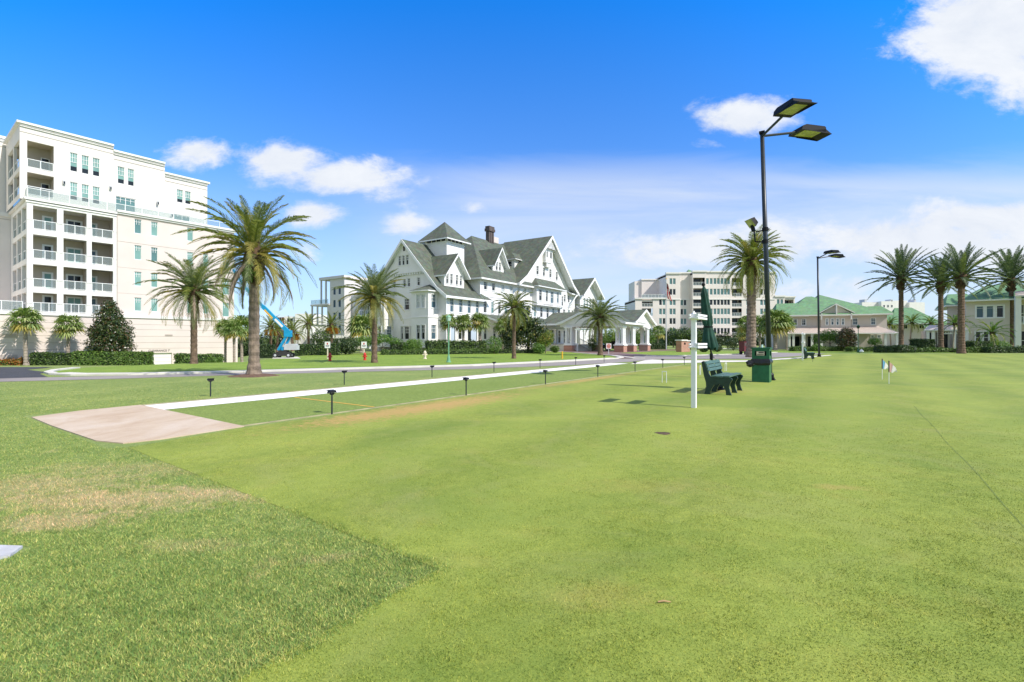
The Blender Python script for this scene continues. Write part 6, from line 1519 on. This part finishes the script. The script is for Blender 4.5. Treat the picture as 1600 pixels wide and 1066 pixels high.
sheet('brick_driveway',PG([(856,549.0),(905,548.3),(1060,547.9),(1040,548.6),(968,551.6),(1030,555.6),(990,556.2),(989,560.4),(966,560.6),(958,556.0),(941,554.7),(898,551.0)]),M['paverd'],.013)
def kerb(name,l,w,h=.1,mat_='conc2',z0=-.02):
    mb=MB(); pts=[Vector(G(*p)) if isinstance(p,tuple) and len(p)==2 else Vector(p) for p in l]
    n=len(pts); off=[]
    for i in range(n):
        d=(pts[min(i+1,n-1)]-pts[max(i-1,0)]).normalized(); off.append(Vector((-d.y,d.x))*w)
    vs=[]
    for i in range(n): a=pts[i]; b=pts[i]+off[i]; vs+=[(a.x,a.y,z0),(a.x,a.y,h),(b.x,b.y,h),(b.x,b.y,z0)]
    fs=[]
    for i in range(n-1):
        for k in range(3): fs.append((i*4+k,i*4+k+1,(i+1)*4+k+1,(i+1)*4+k))
    fs.append((0,1,2,3)); fs.append((n*4-1,n*4-2,n*4-3,n*4-4)); mb.add(vs,fs); o=mb.build(name,M[mat_],None); o['kind']='structure'
kerb('kerb',[(114,575.9),(80,579.6),(68,583.0),(76,585.8)],.3,.07)
kerb('kerb',[(76,586),(110,587.3),(200,586.6),(380,582.5),(560,577.2),(740,572.3),(870,566.0),(966,560.7)],.75,.07)
kerb('kerb',[(966,560.7),(975,559.3),(966,557.6),(958,556.1),(941,554.8),(898,551.2)],.3,.07)
kerb('kerb',[(958,556.1),(988,560.2),(1008,560.3)],.35,.05)
kerb('kerb',[(1010,556.5),(1040,556.6),(1062,556.4),(1168,553.4),(1200,551.8),(1215,551)],.3,.07)
sheet('footpath',PG([(985,569.2),(1080,567.2),(1165,565.6),(1240,561.0),(1300,555.6),(1296,555),(1236,559.6),(1165,563.6),(1040,563.2),(1020,562.1),(1008,563.2)]),plain('pale_path',(.70,.66,.60),.9,.08,1,.3,30),.0115)
sheet('footpath',PG([(1085,545.4),(1240,544.6),(1240,544.1),(1085,544.6)]),M['conc2'],.014)
sheet('footpath',PG([(860,549.6),(900,549.6),(898,548.8),(860,548.6)]),M['conc2'],.016)
sheet('boom_pad',PG([(425,560.5),(470,560.5),(465,557.9),(428,557.9)]),M['conc2'],.012)
# mulch rings
for px,py,r,lab in ((397,587.5,.75,'brown mulch ring under the biggest date palm'),(303,568.5,.95,'brown mulch ring under the palm in front of the left block'),(175,572,1.2,'brown mulch under the conical magnolia')):
    x,y=G(px,py); rng=random.Random(px)
    if px==175: x,y=AT(172,51)
    mb=MB(); mb.lathe([(r*1.25,-.02),(r*1.1,.02),(r*.6,.07),(.05,.09)],28,f=lambda a,z:1+.08*math.sin(a*5+px)+.06*math.sin(a*11)); o=mb.build('mulch_bed',M['mulch'],None); o.location=(x,y,gz(x,y)); setp(o,lab,'mulch','mulch beds under trees')
x,y=AT(1041,75); mb=MB(); mb.lathe([(2.6,0.0),(2.4,.05),(.1,.1)],24,f=lambda a,z:1+.06*math.sin(a*4)); o=mb.build('mulch_bed',M['mulch'],None); o.location=(x,y,.005); setp(o,'brown mulch bed at the foot of the flagpole','mulch')
# sprinkler hole
p=G(1036,677.5); mb=MB(); mb.lathe([(.115,.0045),(.10,.0075),(.08,.0085),(.02,.0086)],22,f=lambda a,z:1+.12*math.sin(a*3)+.08*math.sin(a*7)); o=mb.build('lawn_hole',M['boot'],None); o.location=(p[0],p[1],0); setp(o,'small dark bare hole in the lawn in front of the score post','hole')
# boundary string
p0=Vector(G(1440,648)); p1=p0-u2*9; p2=p0+u2*1.5
mb=MB(); n=40; pts=[]
for i in range(n+1): q=p1.lerp(p2,i/n); pts.append((q.x+.012*math.sin(i*.5),q.y,.009))
mb.tube(pts,.0013,5); o=mb.build('boundary_string',plain('string_green',(.12,.2,.1),.8,.1,5),None); setp(o,'thin green boundary string stretched across the right hand lawn','string')
mb=MB(); a=CV(27,4.0); b=G(1270,565.5)
mb.tube([(a[0],a[1],.35),((a[0]+b[0])/2,(a[1]+b[1])/2,.25),(b[0],b[1],.3)],.008,5)
for q in (a,b): mb.tube([(q[0],q[1],-.02),(q[0],q[1],.36)],.012,6)
o=mb.build('rope_line',M['pole'],None); setp(o,'thin dark rope line on short stakes across the far end of the lawn','rope')
# ---- grass blades near the camera
def blades(name,n,region,hgt,wid,matn,seed,dmin,dmax,pw=1.0):
    r=np.random.default_rng(seed)
    D=dmin*(dmax/dmin)**(r.random(n*5)**pw); a=(r.random(n*5)*2-1)*1.12; X=a*D; Y=D
    f_=np.clip((dmax-Y)/(dmax*.6),0,1); k=region(X,Y)&(r.random(len(X))<f_*f_*(3-2*f_)); X=X[k][:n]; Y=Y[k][:n]; n=len(X)
    cl=np.sin(X*9+np.sin(Y*7)*2)*np.sin(Y*11+np.cos(X*6))*.25+1
    h=hgt*(.45+.9*r.random(n))*cl; az=r.random(n)*2*PI; ln=(.25+.75*r.random(n))*h
    fa=r.random(n)*PI; w=wid*(.6+.8*r.random(n))*(np.maximum(1,Y/6)); h=h*np.minimum(1,7/Y)
    V=np.empty((n,3,3),dtype=np.float32)
    V[:,0]=np.stack([X-np.cos(fa)*w,Y-np.sin(fa)*w,np.zeros(n)+.002],1); V[:,1]=np.stack([X+np.cos(fa)*w,Y+np.sin(fa)*w,np.zeros(n)+.002],1)
    V[:,2]=np.stack([X+np.cos(az)*ln,Y+np.sin(az)*ln,h],1)
    me=bpy.data.meshes.new(name); me.vertices.add(n*3); me.vertices.foreach_set('co',V.ravel())
    me.loops.add(n*3); me.loops.foreach_set('vertex_index',np.arange(n*3,dtype=np.int32)); me.polygons.add(n); me.polygons.foreach_set('loop_start',np.arange(0,n*3,3,dtype=np.int32)); me.polygons.foreach_set('loop_total',np.full(n,3,dtype=np.int32))
    me.update(); me.validate(); me.materials.append(matn); o=bpy.data.objects.new(name,me); COL.objects.link(o); o['kind']='stuff'; o['label']='short lawn grass blades close to the camera' if 'fine' in name else 'coarser uneven grass blades with dry straw tufts'; o['category']='grass'
def bladem(name,src,stops):
    m=src.copy(); m.name=name; t=m.node_tree; b=[x for x in t.nodes if x.type=='BSDF_PRINCIPLED'][0]
    lk=b.inputs['Base Color'].links[0]; s=lk.from_socket; g=N(t,'ShaderNodeNewGeometry')
    c=mix(t,1.0,s,ramp(t,g.outputs['Random Per Island'],stops),'MULTIPLY'); L(t,c,b.inputs['Base Color'])
    for l in list(b.inputs['Normal'].links): t.links.remove(l)
    return m
BA=Vector(pA);BB_=Vector(pB)
def in_rough(X,Y):
    # left of the lawn edge: beyond the v-line on the far side, or left of the -u line
    dx=X-BB_.x; dy=Y-BB_.y; uu=dx*u2.x+dy*u2.y; vv=dx*v2.x+dy*v2.y
    sl=(X-C0.x)*u2.x+(Y-C0.y)*u2.y; sv=(X-C0.x)*v2.x+(Y-C0.y)*v2.y
    slab=(sl>-1.85)&(sl<.1)&(sv>-.45)&(sv<4.25)|((sl>=0)&(sv>-.35))
    pv=G(-8,868); pav=(abs(X-pv[0]+.1)<.28)&(abs(Y-pv[1])<.14)
    return (vv<0)&(uu<0.02*0)&~slab&~pav | (vv<-.0)&(uu>=0)&(X<-100)
def r_(X): return np.random.default_rng(1).random(len(X))**3
def rough_region(X,Y):
    dx=X-BB_.x; dy=Y-BB_.y; uu=dx*u2.x+dy*u2.y; vv=dx*v2.x+dy*v2.y
    sl=(X-C0.x)*u2.x+(Y-C0.y)*u2.y; sv=(X-C0.x)*v2.x+(Y-C0.y)*v2.y
    pv=G(-8,868); pav=(abs(X-pv[0]+.12)<.25)&(abs(Y-pv[1])<.13)
    slab=(sl>-1.83)&(sv>-.45)&(sv<4.3)
    ed=.045+.02*np.sin(X*13)+.015*np.sin(Y*21)+.05*r_(X)
    return (vv<ed)&(uu<ed)&~slab&~pav | (sl<-1.83)&(sv<0)&(uu<4)&~pav | (sl>=-1.83)&(sv<-.45)
def fine_region(X,Y):
    dx=X-BB_.x; dy=Y-BB_.y; uu=dx*u2.x+dy*u2.y; vv=dx*v2.x+dy*v2.y
    return (vv>0)|(uu>.0)&(vv>-7.5)
def fine_r(X,Y):
    f=fine_region(X,Y); sl=(X-C0.x)*u2.x+(Y-C0.y)*u2.y; sv=(X-C0.x)*v2.x+(Y-C0.y)*v2.y
    return f&~((sl>-2.0)&(sv<4.4))&~((sl<=-2.0)&(sv<4.0))
blades('rough_grass_blades',330000,rough_region,.018,.0018,bladem('rough_blade',M['rough'],[(0,(.62,.85,.75)),(.3,(.8,1.05,1.0)),(.5,(1.25,1.2,.75)),(.7,(1.2,1.25,1.2)),(.85,(2.0,1.45,1.5)),(1,(2.7,2.1,2.4))]),5,1.6,24,.8)
blades('fine_grass_blades',430000,fine_r,.011,.0017,bladem('fine_blade',M['lawn'],[(0,(.5,.6,.48)),(.35,(.85,.95,1.0)),(.7,(1.2,1.12,.9)),(1,(2.1,1.75,2.1))]),6,1.6,13,.8)
# ================================================================ SKY, SUN, CAMERA
SX,SY,SZ=.61,-.39,.695
s=Vector((SX,SY,SZ)).normalized()
sun=bpy.data.lights.new('sun','SUN'); sun.energy=4.8; sun.angle=R(.5); sun.color=(1.0,.935,.85)
so=bpy.data.objects.new('sun',sun); COL.objects.link(so); so.rotation_euler=(-s).to_track_quat('-Z','Y').to_euler(); so.location=(20,-20,40)
w=bpy.data.worlds.new('World'); sc.world=w; w.use_nodes=True; t=w.node_tree; t.nodes.clear()
out=N(t,'ShaderNodeOutputWorld'); bg=N(t,'ShaderNodeBackground',i_Strength=.104)
sky=N(t,'ShaderNodeTexSky'); sky.sky_type='NISHITA'; sky.sun_disc=False; sky.sun_elevation=math.asin(s.z); sky.sun_rotation=math.atan2(s.x,s.y); sky.air_density=1.0; sky.dust_density=.6; sky.ozone_density=2.0
tc=N(t,'ShaderNodeTexCoord'); sp=N(t,'ShaderNodeSeparateXYZ'); L(t,tc.outputs['Generated'],sp.inputs[0])
yy=mth(t,'MAXIMUM',sp.outputs[1],.03)
U_=mth(t,'DIVIDE',sp.outputs[0],yy); V_=mth(t,'DIVIDE',sp.outputs[2],yy)
cb=N(t,'ShaderNodeCombineXYZ'); L(t,U_,cb.inputs[0]); L(t,mth(t,'MULTIPLY',V_,1.7),cb.inputs[1]); cv=cb.outputs[0]
n1=noise(t,5.5,8,cv,.66,.3); n2=noise(t,20,6,cv,.65,.2)
# cumulus: (px,py,rx,ry,amount)
CL=[(1555,45,115,72,1.0),(1480,60,70,45,.8),(1588,125,55,50,.7),(1425,45,40,20,.5),(1160,186,62,25,.9),(1103,226,32,14,.6),(1210,165,30,14,.5),
    (315,240,44,22,.85),(285,250,30,16,.6),(440,252,60,24,.95),(530,278,95,22,.9),(400,245,40,22,.7),(600,295,50,18,.6),(490,334,42,18,.9),(632,352,34,16,.8),(740,326,22,12,.6),(55,168,18,9,.45),(480,385,38,25,.4),
    (1540,345,120,26,.95),(1440,375,150,34,.95),(1350,360,45,18,.7),(1590,390,80,30,.9),(1090,385,60,22,.9),(1000,395,110,26,.75),(1200,380,70,32,.85),(1330,445,40,18,.6),(1240,455,60,18,.6),(1500,430,120,18,.5),(900,400,90,20,.5),(640,318,40,14,.4),(450,505,80,16,.5),(530,470,60,12,.35),(1320,470,60,14,.6)]
acc=None
for px,py,rx,ry,am in CL:
    u=(px-800)/F; v=(533-py)/F
    du=mth(t,'MULTIPLY',mth(t,'SUBTRACT',U_,u),F/rx*.62); dv=mth(t,'MULTIPLY',mth(t,'SUBTRACT',V_,v),F/ry*.62)
    d=mth(t,'ADD',mth(t,'MULTIPLY',du,du),mth(t,'MULTIPLY',dv,dv))
    e=mth(t,'MULTIPLY',mth(t,'EXPONENT',mth(t,'MULTIPLY',d,-1.0)),am)
    acc=e if acc is None else mth(t,'MAXIMUM',acc,e)
dens=mth(t,'ADD',acc,mth(t,'ADD',mth(t,'MULTIPLY',mth(t,'SUBTRACT',n1,.5),1.25),mth(t,'MULTIPLY',mth(t,'SUBTRACT',n2,.5),.4)))
cf=N(t,'ShaderNodeMapRange',interpolation_type='SMOOTHSTEP'); cf.inputs['From Min'].default_value=.38; cf.inputs['From Max'].default_value=.82; L(t,dens,cf.inputs[0])
cloudf=mth(t,'MULTIPLY',cf.outputs[0],mth(t,'MINIMUM',mth(t,'MULTIPLY',acc,6.0),1.0))
# thin veil between about 10 and 22 degrees plus pale horizon
cs=N(t,'ShaderNodeCombineXYZ'); L(t,U_,cs.inputs[0]); L(t,mth(t,'MULTIPLY',V_,5.0),cs.inputs[1]); n3=noise(t,1.8,6,cs.outputs[0],.6,.7)
def band(lo,hi,soft):
    a=N(t,'ShaderNodeMapRange',interpolation_type='SMOOTHSTEP'); a.inputs['From Min'].default_value=lo-soft; a.inputs['From Max'].default_value=lo+soft; L(t,V_,a.inputs[0])
    b=N(t,'ShaderNodeMapRange',interpolation_type='SMOOTHSTEP'); b.inputs['From Min'].default_value=hi-soft*.35; b.inputs['From Max'].default_value=hi+soft*.35; L(t,Vs,b.inputs[0])
    return mth(t,'MULTIPLY',a.outputs[0],mth(t,'SUBTRACT',1.0,b.outputs[0]))
vr=N(t,'ShaderNodeMapRange',interpolation_type='SMOOTHSTEP'); vr.inputs['From Min'].default_value=-.45; vr.inputs['From Max'].default_value=.0; L(t,U_,vr.inputs[0])
Vs=mth(t,'ADD',V_,mth(t,'MULTIPLY',mth(t,'SUBTRACT',n3,.5),.12))
veil=mth(t,'MULTIPLY',mth(t,'MULTIPLY',band(.02,.36,.11),vr.outputs[0]),mth(t,'ADD',-.15,mth(t,'MULTIPLY',n3,1.25)))
hz=N(t,'ShaderNodeMapRange',interpolation_type='SMOOTHSTEP'); hz.inputs['From Min'].default_value=.42; hz.inputs['From Max'].default_value=-.02; hz.inputs['To Max'].default_value=.55; L(t,V_,hz.inputs[0])
tint=N(t,'ShaderNodeHueSaturation',i_Saturation=1.05,i_Value=1.0); L(t,sky.outputs[0],tint.inputs['Color'])
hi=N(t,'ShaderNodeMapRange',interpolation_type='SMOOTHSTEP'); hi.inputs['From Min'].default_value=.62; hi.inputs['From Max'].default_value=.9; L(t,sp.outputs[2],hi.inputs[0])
gr_=N(t,'ShaderNodeMapRange'); gr_.inputs['From Min'].default_value=.30; gr_.inputs['From Max'].default_value=.70; L(t,V_,gr_.inputs[0])
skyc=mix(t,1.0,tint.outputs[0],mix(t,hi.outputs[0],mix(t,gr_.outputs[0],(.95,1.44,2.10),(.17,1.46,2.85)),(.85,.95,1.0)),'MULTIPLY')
WHT=(7.2,7.3,7.6)
c=mix(t,hz.outputs[0],skyc,(6.9,7.2,8.3)); c=mix(t,veil,c,(7.2,7.8,8.7))
shade=mth(t,'MULTIPLY',mth(t,'SUBTRACT',n1,.35),1.4)
cc=mix(t,shade,(7.0,7.5,8.4),(9.6,9.7,9.8)); c=mix(t,cloudf,c,cc)
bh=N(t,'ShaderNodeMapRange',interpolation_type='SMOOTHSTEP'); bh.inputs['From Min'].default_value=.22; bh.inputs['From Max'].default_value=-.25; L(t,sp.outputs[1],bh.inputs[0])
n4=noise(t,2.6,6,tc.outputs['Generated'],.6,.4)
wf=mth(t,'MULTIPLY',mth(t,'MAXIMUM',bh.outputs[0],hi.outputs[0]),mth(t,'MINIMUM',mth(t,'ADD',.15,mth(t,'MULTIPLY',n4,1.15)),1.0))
c=mix(t,wf,c,(6.3,6.25,6.05))  # unseen white cloud added overhead and behind the camera to neutralise blue shade
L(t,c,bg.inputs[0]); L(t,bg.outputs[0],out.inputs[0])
cam=bpy.data.cameras.new('camera'); cam.sensor_width=36; cam.lens=36*F/1600; cam.clip_end=6000; cam.clip_start=.05
co_=bpy.data.objects.new('camera',cam); COL.objects.link(co_); co_.location=(0,0,CH); co_.rotation_euler=(PI/2,0,0); sc.camera=co_
sc.view_settings.view_transform='Standard'; sc.view_settings.look='None'; sc.view_settings.exposure=.1; sc.view_settings.gamma=1
sc.cycles.use_denoising=True
